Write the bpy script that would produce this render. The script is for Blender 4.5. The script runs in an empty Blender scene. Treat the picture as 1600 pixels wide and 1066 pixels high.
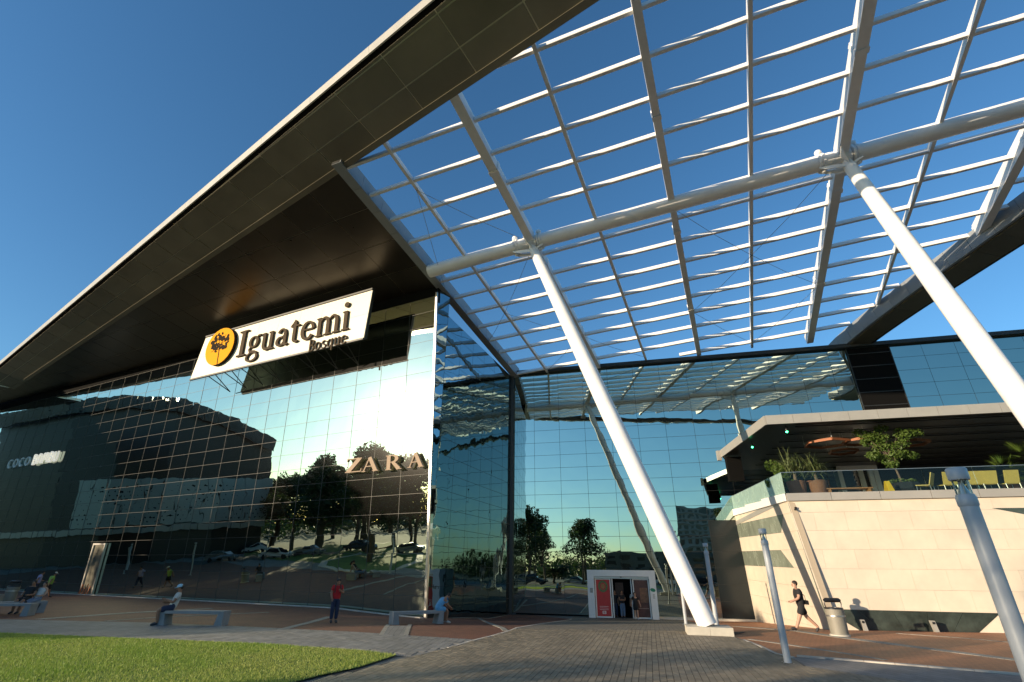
import bpy, bmesh, math, random
import numpy as np
from mathutils import Vector, Matrix
random.seed(7); rng = np.random.default_rng(7)
SC = bpy.context.scene
COL = SC.collection

# ------------------------------------------------------------------ camera
FPX = 765.0; TH = math.radians(25.2); RO = math.radians(0.6); CH = 2.0
cF = np.array([0, math.cos(TH), math.sin(TH)]); cU0 = np.array([0, -math.sin(TH), math.cos(TH)]); cR0 = np.array([1., 0, 0])
cR = cR0*math.cos(RO)+cU0*math.sin(RO); cU = -cR0*math.sin(RO)+cU0*math.cos(RO)
CP = np.array([0, 0, CH])
cam_data = bpy.data.cameras.new('camera'); cam = bpy.data.objects.new('camera', cam_data); COL.objects.link(cam)
cam.matrix_world = Matrix(((cR[0], cU[0], -cF[0], 0), (cR[1], cU[1], -cF[1], 0), (cR[2], cU[2], -cF[2], CH), (0, 0, 0, 1)))
cam_data.sensor_width = 36; cam_data.lens = FPX/1600*36; cam_data.clip_start = 0.05; cam_data.clip_end = 6000
SC.camera = cam

# ------------------------------------------------------------------ sky, sun, exposure
SUN_AZ = math.radians(-117.2); SUN_EL = math.radians(10.2)
w = bpy.data.worlds.new('World'); SC.world = w; w.use_nodes = True
nt = w.node_tree; nt.nodes.clear()
sky = nt.nodes.new('ShaderNodeTexSky'); sky.sky_type = 'NISHITA'; sky.sun_disc = False
sky.sun_elevation = SUN_EL; sky.sun_rotation = SUN_AZ; sky.air_density = 1.0; sky.dust_density = 0.4; sky.ozone_density = 3.0; sky.altitude = 0
bg = nt.nodes.new('ShaderNodeBackground'); bg.inputs[1].default_value = 0.145
wo = nt.nodes.new('ShaderNodeOutputWorld'); hs = nt.nodes.new('ShaderNodeHueSaturation'); hs.inputs['Saturation'].default_value = 1.10; ct = nt.nodes.new('ShaderNodeVectorMath'); ct.operation = 'MULTIPLY'; ct.inputs[1].default_value = (.86, 1.0, 1.03)
nt.links.new(sky.outputs[0], hs.inputs['Color']); nt.links.new(hs.outputs[0], ct.inputs[0]); nt.links.new(ct.outputs[0], bg.inputs[0]); nt.links.new(bg.outputs[0], wo.inputs[0])
sl = bpy.data.lights.new('sun', 'SUN'); sl.energy = 4.8; sl.angle = math.radians(0.5); sl.color = (1.0, 0.80, 0.56)
sun = bpy.data.objects.new('sun', sl); COL.objects.link(sun)
TOSUN = Vector((math.sin(SUN_AZ)*math.cos(SUN_EL), math.cos(SUN_AZ)*math.cos(SUN_EL), math.sin(SUN_EL)))
sun.rotation_euler = (-TOSUN).to_track_quat('-Z', 'Y').to_euler(); sun.location = TOSUN*200
SC.view_settings.view_transform = 'Standard'; SC.view_settings.look = 'None'; SC.view_settings.gamma = 1
SC.view_settings.use_curve_mapping = False; SC.view_settings.exposure = 0.6
SC.render.engine = 'CYCLES'
SC.cycles.max_bounces = 8; SC.cycles.glossy_bounces = 5; SC.cycles.transparent_max_bounces = 12
SC.cycles.sample_clamp_indirect = 6; SC.cycles.use_denoising = True

# ------------------------------------------------------------------ reading positions in the place
def unit(v):
    v = np.asarray(v, float); return v/np.linalg.norm(v)
def ray(x, y): return unit(cF*FPX+cR*(x-800)+cU*(533-y))
def gz(x, y):
    s = min(max((y-22)/15, 0), 1)*min(max((x+10)/9, 0), 1)
    return -0.85*s
def gp(x, y):
    d = ray(x, y); z = 0
    for i in range(60):
        t = (z-CH)/d[2]; P = CP+t*d; z = .5*z+.5*gz(P[0], P[1])
    return CP+((z-CH)/d[2])*d
def onpl(x, y, P0, n):
    d = ray(x, y); return CP+(((P0-CP)@n)/(d@n))*d
def atz(x, y, z):
    d = ray(x, y); return CP+d*((z-CH)/d[2])
def near(x, y, P0, d0):
    d = ray(x, y); n = np.cross(d, np.cross(d, d0)); return P0+(((CP-P0)@n)/(d0@n))*d0
ZV = np.array([0, 0, 1.])
dL = ray(-880, 868); dL = unit([dL[0], dL[1], 0]); uL = ray(745, -1320)
nL = unit(np.cross(dL, uL)); nL = -nL if nL[1] > 0 else nL
G1 = np.array([-4.35, 29.44, -.3])
dR = unit([.97, -.242, 0]); nR = np.array([dR[1], -dR[0], 0]); G2 = np.array([.067, 40.99, -.85]); DP = np.array([7.84, 39.05, 0])
G2 = DP+dR*((G2-DP)@dR)*1.0; G2[2] = -.85
dS = unit([G2[0]-G1[0], G2[1]-G1[1], 0]); nS = np.array([dS[1], -dS[0], 0]); LS = float(np.linalg.norm((G2-G1)[:2]))
def L(a, b, o=0.0):           # left wing glass: a metres to the left of the corner, b up, o out
    return G1+dL*a+uL*b+nL*o
def Rr(a, z, o=0.0):          # rear glass: a metres to the right of the inner corner
    return np.array([G2[0], G2[1], 0])+dR*a+ZV*z+nR*o
def Lab(x, y, o=0.0):
    P = onpl(x, y, G1+nL*o, nL)-G1-nL*o
    s = np.linalg.lstsq(np.stack([dL, uL], 1), P, rcond=None)[0]; return s[0], s[1]
def mirror_at(x, y, s, z=0.0):   # place that the left glass mirrors at a picture point, s metres beyond the glass
    P = onpl(x, y, G1, nL); d = ray(x, y); d = d-2*(d@nL)*nL; d = unit([d[0], d[1], 0]); Q = P+d*s; Q[2] = z; return Q
def mirror_r(x, y, s, z=0.0):
    P = onpl(x, y, DP, nR); d = ray(x, y); d = d-2*(d@nR)*nR; d = unit([d[0], d[1], 0]); Q = P+d*s; Q[2] = z; return Q

# ------------------------------------------------------------------ mesh helpers
class MB:
    def __init__(s): s.v = []; s.f = []; s.c = []
    def poly(s, pts, c=None):
        b = len(s.v); s.v += [tuple(map(float, p)) for p in pts]; s.f.append(tuple(range(b, b+len(pts)))); s.c.append(c); return s
    def faces(s, pts, fs, c=None):
        b = len(s.v); s.v += [tuple(map(float, p)) for p in pts]
        for f in fs: s.f.append(tuple(b+i for i in f)); s.c.append(c)
        return s
    def box(s, c, hx, hy, hz, c_=None):      # half-axis vectors
        c, hx, hy, hz = map(lambda q: np.asarray(q, float), (c, hx, hy, hz))
        p = [c+i*hx+j*hy+k*hz for i in (-1, 1) for j in (-1, 1) for k in (-1, 1)]
        return s.faces(p, [(0, 1, 3, 2), (4, 6, 7, 5), (0, 4, 5, 1), (2, 3, 7, 6), (0, 2, 6, 4), (1, 5, 7, 3)], c_)
    def abox(s, x0, x1, y0, y1, z0, z1):
        return s.box(((x0+x1)/2, (y0+y1)/2, (z0+z1)/2), ((x1-x0)/2, 0, 0), (0, (y1-y0)/2, 0), (0, 0, (z1-z0)/2))
    def beam(s, a, b, w, h, up=ZV):
        a = np.asarray(a, float); b = np.asarray(b, float); d = b-a; l = np.linalg.norm(d); d = d/l
        x = np.cross(d, up); x = unit(x); y = np.cross(x, d)
        return s.box((a+b)/2, d*l/2, x*w/2, y*h/2)
    def prism(s, pts, d, c=None):            # polygon extruded by vector d
        pts = [np.asarray(p, float) for p in pts]; n = len(pts); d = np.asarray(d, float)
        q = pts+[p+d for p in pts]
        fs = [tuple(range(n-1, -1, -1)), tuple(range(n, 2*n))]+[(i, (i+1) % n, n+(i+1) % n, n+i) for i in range(n)]
        return s.faces(q, fs, c)
    def tube(s, pts, rad, n=12, caps=True, c=None):
        pts = [np.asarray(p, float) for p in pts]
        if not hasattr(rad, '__len__'): rad = [rad]*len(pts)
        b = len(s.v); prev = None
        for i, p in enumerate(pts):
            if i == 0: d = pts[1]-p
            elif i == len(pts)-1: d = p-pts[i-1]
            else: d = pts[i+1]-pts[i-1]
            d = unit(d)
            x = np.cross(d, [0.3, 0.2, 1.0] if prev is None else np.cross(prev, d))
            if np.linalg.norm(x) < 1e-4: x = np.cross(d, [1, 0, 0])
            x = unit(x); y = np.cross(d, x); prev = x
            for k in range(n):
                a = 2*math.pi*k/n; q = p+(x*math.cos(a)+y*math.sin(a))*rad[i]; s.v.append(tuple(q))
        for i in range(len(pts)-1):
            for k in range(n):
                s.f.append((b+i*n+k, b+i*n+(k+1) % n, b+(i+1)*n+(k+1) % n, b+(i+1)*n+k)); s.c.append(c)
        if caps:
            s.f.append(tuple(b+k for k in range(n-1, -1, -1))); s.f.append(tuple(b+(len(pts)-1)*n+k for k in range(n))); s.c += [c, c]
        return s
    def lathe(s, base, prof, n=20, axis=ZV):
        base = np.asarray(base, float); axis = unit(axis); x = unit(np.cross(axis, [0.1, 1, 0.05])); y = np.cross(axis, x); b = len(s.v)
        for r, z in prof:
            for k in range(n):
                a = 2*math.pi*k/n; s.v.append(tuple(base+axis*z+(x*math.cos(a)+y*math.sin(a))*r))
        m = len(prof)
        for i in range(m-1):
            for k in range(n):
                s.f.append((b+i*n+k, b+i*n+(k+1) % n, b+(i+1)*n+(k+1) % n, b+(i+1)*n+k)); s.c.append(None)
        s.f.append(tuple(b+k for k in range(n-1, -1, -1))); s.f.append(tuple(b+(m-1)*n+k for k in range(n))); s.c += [None, None]
        return s
    def ball(s, c, r, n=10, m=7, sc=(1, 1, 1)):
        prof = []; b = len(s.v)
        for i in range(m+1):
            t = math.pi*i/m
            for k in range(n):
                a = 2*math.pi*k/n; s.v.append((c[0]+r*sc[0]*math.sin(t)*math.cos(a), c[1]+r*sc[1]*math.sin(t)*math.sin(a), c[2]+r*sc[2]*math.cos(t)))
        for i in range(m):
            for k in range(n):
                s.f.append((b+i*n+k, b+(i+1)*n+k, b+(i+1)*n+(k+1) % n, b+i*n+(k+1) % n)); s.c.append(None)
        return s
    def mesh(s, name, smooth=False, fix=True):
        me = bpy.data.meshes.new(name); me.from_pydata(s.v, [], s.f)
        if any(c is not None for c in s.c):
            at = me.attributes.new('tint', 'FLOAT', 'FACE'); at.data.foreach_set('value', [c if c is not None else 0.5 for c in s.c])
        if fix:
            bm = bmesh.new(); bm.from_mesh(me); bmesh.ops.remove_doubles(bm, verts=bm.verts, dist=1e-5) if len(s.v) < 20000 and smooth else None
            bmesh.ops.recalc_face_normals(bm, faces=bm.faces); bm.to_mesh(me); bm.free()
        if smooth:
            me.polygons.foreach_set('use_smooth', [True]*len(me.polygons))
            try: me.set_sharp_from_angle(angle=math.radians(40))
            except Exception: pass
        me.update(); return me
def link(name, me, mat=None, parent=None, **kw):
    o = bpy.data.objects.new(name, me); COL.objects.link(o)
    if mat is not None and me is not None and hasattr(me, 'materials') and len(me.materials) == 0: me.materials.append(mat)
    if parent is not None: o.parent = parent
    for k, v in kw.items(): o[k] = v
    return o
def put(name, mb, mat, parent=None, smooth=False, fix=True, **kw):
    if parent is not None and parent.type == 'EMPTY':
        off = parent.location
        mb.v = [(x-off[0], y-off[1], z-off[2]) for x, y, z in mb.v]
    elif parent is not None:
        off = parent.get('_o', (0, 0, 0))
    return link(name, mb.mesh(name, smooth, fix), mat, parent, **kw)
def thing(name, label, cat, loc=(0, 0, 0), group=None, rz=0):
    o = bpy.data.objects.new(name, None); COL.objects.link(o); o.location = loc; o.rotation_euler[2] = rz; o.empty_display_size = .3
    o['label'] = label; o['category'] = cat
    if group: o['group'] = group
    return o
def tag(o, label, cat, group=None):
    o['label'] = label; o['category'] = cat
    if group: o['group'] = group
    return o
def copy_tree(o, parent=None):
    c = o.copy(); COL.objects.link(c); c.parent = parent
    for ch in list(o.children): copy_tree(ch, c)
    return c

def clip2(poly, nx, ny, d):     # keep nx*x+ny*y<=d
    out = []
    for i in range(len(poly)):
        a = poly[i]; b = poly[(i+1) % len(poly)]; da = nx*a[0]+ny*a[1]-d; db = nx*b[0]+ny*b[1]-d
        if da <= 0: out.append(a)
        if (da < 0 < db) or (db < 0 < da):
            t = da/(da-db); out.append((a[0]+(b[0]-a[0])*t, a[1]+(b[1]-a[1])*t))
    return out
def area2(p): return .5*sum(p[i][0]*p[(i+1) % len(p)][1]-p[(i+1) % len(p)][0]*p[i][1] for i in range(len(p)))
def rect_clip(poly, x0, x1, y0, y1):
    for c in ((1, 0, x1), (-1, 0, -x0), (0, 1, y1), (0, -1, -y0)):
        poly = clip2(poly, *c)
        if len(poly) < 3: return []
    return poly

# ------------------------------------------------------------------ materials
def mat(name, color=(.5, .5, .5), rough=.6, metal=0.0, spec=.5, noise=None, bump=None, var=None, **kw):
    m = bpy.data.materials.new(name); m.use_nodes = True; t = m.node_tree; b = t.nodes['Principled BSDF']
    b.inputs['Base Color'].default_value = (*color, 1); b.inputs['Roughness'].default_value = rough
    b.inputs['Metallic'].default_value = metal; b.inputs['Specular IOR Level'].default_value = spec
    if 'alpha' in kw: b.inputs['Alpha'].default_value = kw['alpha']
    if 'emit' in kw: b.inputs['Emission Color'].default_value = (*kw['emit'], 1); b.inputs['Emission Strength'].default_value = kw.get('es', 1)
    tc = t.nodes.new('ShaderNodeTexCoord')
    geo = t.nodes.new('ShaderNodeNewGeometry')
    if noise:   # (scale, amount)
        n = t.nodes.new('ShaderNodeTexNoise'); n.inputs['Scale'].default_value = noise[0]; n.inputs['Detail'].default_value = 6; n.inputs['Roughness'].default_value = .6
        t.links.new(geo.outputs['Position'], n.inputs['Vector'])
        mr = t.nodes.new('ShaderNodeMapRange'); mr.inputs['From Min'].default_value = .25; mr.inputs['From Max'].default_value = .75
        mr.inputs['To Min'].default_value = 1-noise[1]; mr.inputs['To Max'].default_value = 1+noise[1]
        t.links.new(n.outputs['Fac'], mr.inputs['Value'])
        mx = t.nodes.new('ShaderNodeVectorMath'); mx.operation = 'SCALE'; mx.inputs[0].default_value = color
        t.links.new(mr.outputs[0], mx.inputs['Scale'])
        last = mx.outputs[0]
        if var == 'object' or var == 'tint':
            if var == 'object':
                oi = t.nodes.new('ShaderNodeObjectInfo'); src = oi.outputs['Random']
            else:
                at = t.nodes.new('ShaderNodeAttribute'); at.attribute_name = 'tint'; src = at.outputs['Fac']
            m2 = t.nodes.new('ShaderNodeMapRange'); am = kw.get('vamt', .12); m2.inputs['To Min'].default_value = 1-am; m2.inputs['To Max'].default_value = 1+am
            t.links.new(src, m2.inputs['Value']); m3 = t.nodes.new('ShaderNodeVectorMath'); m3.operation = 'SCALE'
            t.links.new(last, m3.inputs[0]); t.links.new(m2.outputs[0], m3.inputs['Scale']); last = m3.outputs[0]
        t.links.new(last, b.inputs['Base Color'])
        rr = t.nodes.new('ShaderNodeMapRange'); rr.inputs['To Min'].default_value = max(0, rough-.08); rr.inputs['To Max'].default_value = min(1, rough+.1)
        t.links.new(n.outputs['Fac'], rr.inputs['Value'])
        if rough > .1: t.links.new(rr.outputs[0], b.inputs['Roughness'])
    if bump:    # (scale, strength, distance)
        n2 = t.nodes.new('ShaderNodeTexNoise'); n2.inputs['Scale'].default_value = bump[0]; n2.inputs['Detail'].default_value = kw.get('bdet', 4)
        t.links.new(geo.outputs['Position'], n2.inputs['Vector'])
        bp = t.nodes.new('ShaderNodeBump'); bp.inputs['Strength'].default_value = bump[1]; bp.inputs['Distance'].default_value = bump[2]
        t.links.new(n2.outputs['Fac'], bp.inputs['Height']); t.links.new(bp.outputs[0], b.inputs['Normal'])
    return m
def brickmat(name, c1, c2, mortar, ang, bw, bh, rough=.75, offs=.5, blotch=.25):
    m = bpy.data.materials.new(name); m.use_nodes = True; t = m.node_tree; b = t.nodes['Principled BSDF']; b.inputs['Roughness'].default_value = rough
    geo = t.nodes.new('ShaderNodeNewGeometry'); mp = t.nodes.new('ShaderNodeMapping'); mp.inputs['Rotation'].default_value = (0, 0, ang)
    t.links.new(geo.outputs['Position'], mp.inputs['Vector'])
    br = t.nodes.new('ShaderNodeTexBrick'); br.offset = offs; br.inputs['Scale'].default_value = 1; br.inputs['Brick Width'].default_value = bw; br.inputs['Row Height'].default_value = bh
    br.inputs['Mortar Size'].default_value = .006; br.inputs['Mortar Smooth'].default_value = .3; br.inputs['Bias'].default_value = 0
    br.inputs['Color1'].default_value = (*c1, 1); br.inputs['Color2'].default_value = (*c2, 1); br.inputs['Mortar'].default_value = (*mortar, 1)
    t.links.new(mp.outputs[0], br.inputs['Vector'])
    n = t.nodes.new('ShaderNodeTexNoise'); n.inputs['Scale'].default_value = .7; n.inputs['Detail'].default_value = 8; n.inputs['Roughness'].default_value = .65
    t.links.new(geo.outputs['Position'], n.inputs['Vector'])
    mr = t.nodes.new('ShaderNodeMapRange'); mr.inputs['From Min'].default_value = .25; mr.inputs['From Max'].default_value = .75; mr.inputs['To Min'].default_value = 1-blotch; mr.inputs['To Max'].default_value = 1+blotch
    t.links.new(n.outputs['Fac'], mr.inputs['Value']); vm = t.nodes.new('ShaderNodeVectorMath'); vm.operation = 'SCALE'
    t.links.new(br.outputs['Color'], vm.inputs[0]); t.links.new(mr.outputs[0], vm.inputs['Scale']); t.links.new(vm.outputs[0], b.inputs['Base Color'])
    bp = t.nodes.new('ShaderNodeBump'); bp.inputs['Strength'].default_value = .6; bp.inputs['Distance'].default_value = .01; bp.invert = True
    t.links.new(br.outputs['Fac'], bp.inputs['Height']); t.links.new(bp.outputs[0], b.inputs['Normal'])
    return m
def leafmat(name, c, c2, rough=.55):
    m = bpy.data.materials.new(name); m.use_nodes = True; t = m.node_tree; b = t.nodes['Principled BSDF']; b.inputs['Roughness'].default_value = rough
    at = t.nodes.new('ShaderNodeAttribute'); at.attribute_name = 'tint'; mx = t.nodes.new('ShaderNodeMix'); mx.data_type = 'RGBA'
    mx.inputs[6].default_value = (*c, 1); mx.inputs[7].default_value = (*c2, 1); t.links.new(at.outputs['Fac'], mx.inputs[0]); t.links.new(mx.outputs[2], b.inputs['Base Color'])
    tr = t.nodes.new('ShaderNodeBsdfTranslucent'); t.links.new(mx.outputs[2], tr.inputs[0]); ms = t.nodes.new('ShaderNodeMixShader'); ms.inputs[0].default_value = .35
    out = t.nodes['Material Output']; t.links.new(b.outputs[0], ms.inputs[1]); t.links.new(tr.outputs[0], ms.inputs[2]); t.links.new(ms.outputs[0], out.inputs[0])
    return m
M = {}
M['glassL'] = mat('reflective_green_glass', (.45, .53, .45), .0, 1.0, bump=(.55, .3, .03), bdet=1.5)
b0_ = M['glassL'].node_tree.nodes['Principled BSDF']; b0_.inputs['Coat Weight'].default_value = .16; b0_.inputs['Coat Roughness'].default_value = .15
M['glassS'] = mat('reflective_teal_glass', (.22, .31, .34), .0, 1.0, bump=(.8, .5, .03), bdet=1.5)
M['glassR'] = mat('reflective_blue_glass', (.45, .53, .475), .0, 1.0, bump=(.6, .22, .03), bdet=1.5)
M['silver'] = mat('brushed_aluminium', (.55, .53, .50), .35, .9)
M['rail'] = mat('weathered_aluminium_rail', (.085, .085, .078), .5, .3)
M['seam'] = mat('painted_glint_seam', (.75, .68, .52), .35, .6)  # pale colour stands in for light glints along the soffit panel edges
M['darkmet'] = mat('dark_anodised_metal', (.035, .037, .037), .45, .3, noise=(3, .2))
M['black'] = mat('black_recess', (.006, .006, .006), .9, spec=.08)
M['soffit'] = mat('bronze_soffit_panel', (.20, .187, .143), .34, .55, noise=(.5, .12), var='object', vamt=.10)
M['soffit2'] = mat('shaded_bronze_soffit_panel', (.060, .050, .038), .30, .6, noise=(.5, .12), var='object', vamt=.10)  # darker copy of the soffit bronze, the inner soffit's shade put into the colour
M['fascia'] = mat('pale_grey_fascia', (.34, .33, .30), .45, .1, noise=(2, .06))
M['steel'] = mat('white_painted_steel', (.80, .795, .78), .42, 0, noise=(1.1, .09), bump=(6, .05, .01))
M['greysteel'] = mat('grey_painted_steel', (.25, .27, .29), .5, .1, noise=(1.5, .08))
M['concretew'] = mat('pale_concrete', (.50, .47, .40), .8, 0, noise=(3, .12), bump=(30, .2, .005))
M['bench'] = mat('grey_concrete_bench', (.24, .25, .255), .8, 0, noise=(4, .14), bump=(40, .25, .004))
M['stone'] = mat('cream_limestone_slab', (.66, .575, .46), .6, 0, noise=(1.1, .09), bump=(25, .08, .003), var='object', vamt=.03)
M['granite'] = mat('dark_green_granite', (.045, .058, .050), .12, 0, noise=(1.5, .7), spec=.6, var='object', vamt=.1)
M['joint'] = mat('stone_joint', (.42, .35, .26), .9)
M['slate'] = mat('grey_green_slate', (.22, .25, .20), .25, 0, noise=(1.2, .3), var='object', vamt=.1)
M['slab'] = mat('grey_metal_cladding', (.40, .375, .335), .4, .25, noise=(1, .06), var='object', vamt=.05)
M['post'] = mat('blue_grey_painted_post', (.40, .43, .46), .42, .05, noise=(3, .06))
M['darkglass'] = mat('painted_dark_reflection', (.012, .016, .018), .12, 0, spec=.35)  # near black put into the colour where the side facet's bright reflection would fall
M['asphalt'] = mat('asphalt', (.06, .06, .058), .85, 0, noise=(2, .2), bump=(60, .3, .006))
M['kerb'] = mat('pale_kerb_stone', (.48, .44, .38), .8, 0, noise=(2, .15), var='object')
M['grass'] = leafmat('grass_blades', (.16, .31, .025), (.38, .42, .10))
M['lawn'] = mat('lawn_soil_and_grass', (.09, .16, .02), .95, 0, noise=(1.2, .5))
M['leaf'] = leafmat('dark_tree_leaves', (.018, .042, .012), (.055, .085, .02))
M['leaf2'] = leafmat('bright_leaves', (.06, .12, .02), (.13, .19, .035))
M['leaf3'] = leafmat('yucca_leaves', (.08, .12, .04), (.19, .22, .09))
M['bark'] = mat('bark', (.10, .075, .05), .9, 0, noise=(5, .3), bump=(12, .5, .03))
M['rust'] = mat('rusty_steel', (.24, .085, .035), .6, .3, noise=(6, .25))
M['terracotta'] = mat('terracotta_pot', (.20, .085, .045), .75, 0, noise=(4, .15))
M['white'] = mat('white_paint', (.78, .78, .76), .5, 0, noise=(2, .04))
M['cream'] = mat('cream_panel', (.82, .78, .66), .6, 0, noise=(8, .03), var='object', vamt=.02)
M['brown'] = mat('brown_letter', (.075, .057, .040), .8, 0, spec=.12, noise=(3, .08))
M['brownd'] = mat('dark_brown_edge', (.022, .015, .011), .8, spec=.1)
M['orange'] = mat('yellow_orange_disc', (.72, .32, .006), .75, 0, spec=.15, noise=(4, .03))
M['gold'] = mat('champagne_letter', (.34, .26, .19), .7, .1, spec=.2)
M['sign_white'] = mat('white_letter', (.85, .83, .74), .5)
M['sign_lit'] = mat('lit_white_letter', (.85, .83, .74), .5, emit=(1, .92, .75), es=.35)
M['red'] = mat('red_poster', (.50, .035, .03), .4, 0, noise=(4, .1))
M['poster2'] = mat('brown_poster', (.11, .045, .035), .3, 0, noise=(3, .4))
M['yellow'] = mat('yellow_fabric', (.55, .40, .10), .6, 0, noise=(9, .08))
M['yellow2'] = mat('yellow_plastic', (.8, .5, .02), .4)
M['blackp'] = mat('black_plastic', (.015, .015, .016), .35, 0, noise=(6, .2))
M['bin'] = mat('grey_bin_shell', (.24, .225, .185), .6, .1, noise=(4, .12))
M['wood'] = mat('warm_wood', (.30, .14, .055), .6, 0, noise=(5, .2))
M['screen'] = mat('perforated_metal_screen', (.40, .41, .38), .45, .4, noise=(.3, .1))
M['tower'] = mat('tower_block_wall', (.30, .28, .26), .8, 0, noise=(.3, .1))
M['tglass'] = mat('dark_window_glass', (.02, .025, .03), .08, 0)
M['blueglass'] = mat('dark_blue_cladding', (.06, .085, .10), .3, .3, noise=(.4, .2))
M['tyre'] = mat('tyre_rubber', (.02, .02, .02), .8)
M['lamp'] = mat('clear_lamp_glass', (.8, .85, .9), .05)
b_ = M['lamp'].node_tree.nodes['Principled BSDF']; b_.inputs['Transmission Weight'].default_value = 1; b_.inputs['IOR'].default_value = 1.2
def glass_thin(name, tint, refl=.12):
    m = bpy.data.materials.new(name); m.use_nodes = True; t = m.node_tree; t.nodes.remove(t.nodes['Principled BSDF']); out = t.nodes['Material Output']
    tr = t.nodes.new('ShaderNodeBsdfTransparent'); tr.inputs[0].default_value = (*tint, 1); gl = t.nodes.new('ShaderNodeBsdfGlossy'); gl.inputs['Roughness'].default_value = .02
    fr = t.nodes.new('ShaderNodeFresnel'); fr.inputs[0].default_value = 1.28; ad = t.nodes.new('ShaderNodeMath'); ad.operation = 'ADD'; ad.inputs[1].default_value = refl
    t.links.new(fr.outputs[0], ad.inputs[0]); ms = t.nodes.new('ShaderNodeMixShader'); t.links.new(ad.outputs[0], ms.inputs[0]); t.links.new(tr.outputs[0], ms.inputs[1]); t.links.new(gl.outputs[0], ms.inputs[2]); t.links.new(ms.outputs[0], out.inputs[0])
    return m
M['balus'] = glass_thin('balustrade_glass', (.90, .96, .94), .0)
M['balusg'] = mat('frosted_balustrade_glass', (.34, .47, .39), .25, 0, noise=(1.5, .15), alpha=.82)
M['skin'] = mat('skin', (.45, .26, .18), .55); M['skin2'] = mat('tanned_skin', (.28, .14, .08), .55)
def cloth(n, c): return mat(n, c, .85, 0, noise=(12, .12), bump=(18, .25, .01))
M['cblack'] = cloth('black_cloth', (.015, .015, .017)); M['cred'] = cloth('red_cloth', (.42, .012, .015)); M['cnavy'] = cloth('navy_cloth', (.018, .026, .06))
M['cwhite'] = cloth('off_white_cloth', (.52, .50, .46)); M['cblue'] = cloth('light_blue_cloth', (.10, .30, .50)); M['cjean'] = cloth('denim', (.12, .18, .28))
M['clav'] = cloth('lavender_cloth', (.36, .33, .52)); M['cgreen'] = cloth('lime_green_cloth', (.30, .45, .08)); M['hair'] = mat('dark_hair', (.02, .014, .01), .6, bump=(60, .5, .01)); M['ccap'] = cloth('pale_blue_cap', (.35, .55, .66))
M['shoe'] = mat('shoe', (.03, .03, .035), .6); M['shoew'] = mat('light_shoe', (.5, .48, .45), .6)
# ================================================================== GROUND
def sheet(name, poly, off, m, kind='structure', parent=None):
    """flat polygon (x, y) draped on the gently falling plaza, off metres above the ground line"""
    bm = bmesh.new(); vs = [bm.verts.new((p[0], p[1], 0)) for p in poly]; f = bm.faces.new(vs)
    def cut(ax, v):
        g = bm.verts[:]+bm.edges[:]+bm.faces[:]
        bmesh.ops.bisect_plane(bm, geom=g, plane_co=(v if ax == 0 else 0, v if ax == 1 else 0, 0), plane_no=(1, 0, 0) if ax == 0 else (0, 1, 0))
    xs = [p[0] for p in poly]; ys = [p[1] for p in poly]
    for v in range(-10, 0):
        if min(xs) < v < max(xs): cut(0, v)
    for v in range(22, 38):
        if min(ys) < v < max(ys): cut(1, v)
    for v in bm.verts: v.co.z = gz(v.co.x, v.co.y)+off
    bmesh.ops.triangulate(bm, faces=[f for f in bm.faces if len(f.verts) > 4])
    for f in bm.faces:
        f.normal_update()
        if f.normal.z < 0: f.normal_flip()
    me = bpy.data.meshes.new(name); bm.to_mesh(me); bm.free()
    return link(name, me, m, parent, kind=kind)
ang_door = math.atan2(.25, .968)
def P2(*pts): return [tuple(gp(*p)[:2]) for p in pts]
M['mall_floor'] = brickmat('outer_concrete_paving', (.17, .165, .15), (.21, .20, .18), (.07, .07, .065), 0.2, .6, .6)
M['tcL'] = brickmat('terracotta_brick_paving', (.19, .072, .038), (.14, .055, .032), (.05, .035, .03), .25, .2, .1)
M['tcR'] = brickmat('sunlit_terracotta_brick_paving', (.42, .175, .075), (.34, .14, .065), (.09, .05, .035), -.24, .2, .1, rough=.6)  # brighter copy of the left terracotta, sunshine put into the colour
M['greyP'] = brickmat('grey_paver_path', (.18, .175, .165), (.225, .22, .205), (.055, .055, .05), math.pi/2-.12, .4, .2)
M['midP'] = brickmat('brown_grey_paver_plaza', (.16, .142, .11), (.21, .185, .14), (.04, .036, .03), ang_door+math.pi/2, .36, .18, offs=.5)
M['band'] = brickmat('grey_band_paver', (.27, .26, .22), (.32, .30, .26), (.10, .10, .09), .25, .3, .15)
M['park'] = mat('park_ground', (.075, .085, .04), .95, 0, noise=(.12, .5), bump=(8, .3, .03))
sheet('ground', [(-900, -900), (900, -900), (900, 900), (-900, 900)], -.02, M['park'])
sheet('plaza_paving', [(-75, 4), (-14, -14), (9.5, -12), (30, -12), (60, 10), (60, 30), (20, 60), (-20, 60), (-90, 60), (-95, 20)], -.008, M['mall_floor'])
wl = [tuple(L(a, 0, .0)[:2]) for a in (0, 75)]
lawn_top = [(0, 991), (187, 999), (281, 1002.5), (406, 1008), (500, 1014), (560, 1018), (620, 1025.6)]
path_top = [(0, 968), (230, 973), (345, 977.5), (440, 982), (560, 988), (620, 992), (745, 1000)]
LT = P2(*lawn_top); PT = P2(*path_top)
far_l = (-60.0, LT[0][1]+8)
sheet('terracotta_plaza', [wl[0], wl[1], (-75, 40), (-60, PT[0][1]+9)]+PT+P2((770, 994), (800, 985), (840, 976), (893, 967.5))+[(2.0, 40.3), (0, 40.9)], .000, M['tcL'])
sheet('paver_path', PT+P2((700, 1013), (640, 1027.5))+LT[::-1]+[far_l, (-60, PT[0][1]+9)], .006, M['greyP'])
lawn_r = P2((560, 1045), (500, 1058))+[(-4.6, 10.2), (-5.6, 8.6)]
M['lawn_poly'] = None
lawn_poly = [far_l]+LT+lawn_r+[(-9, 6.2), (-20, 4.5), (-60, 6)]
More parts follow.
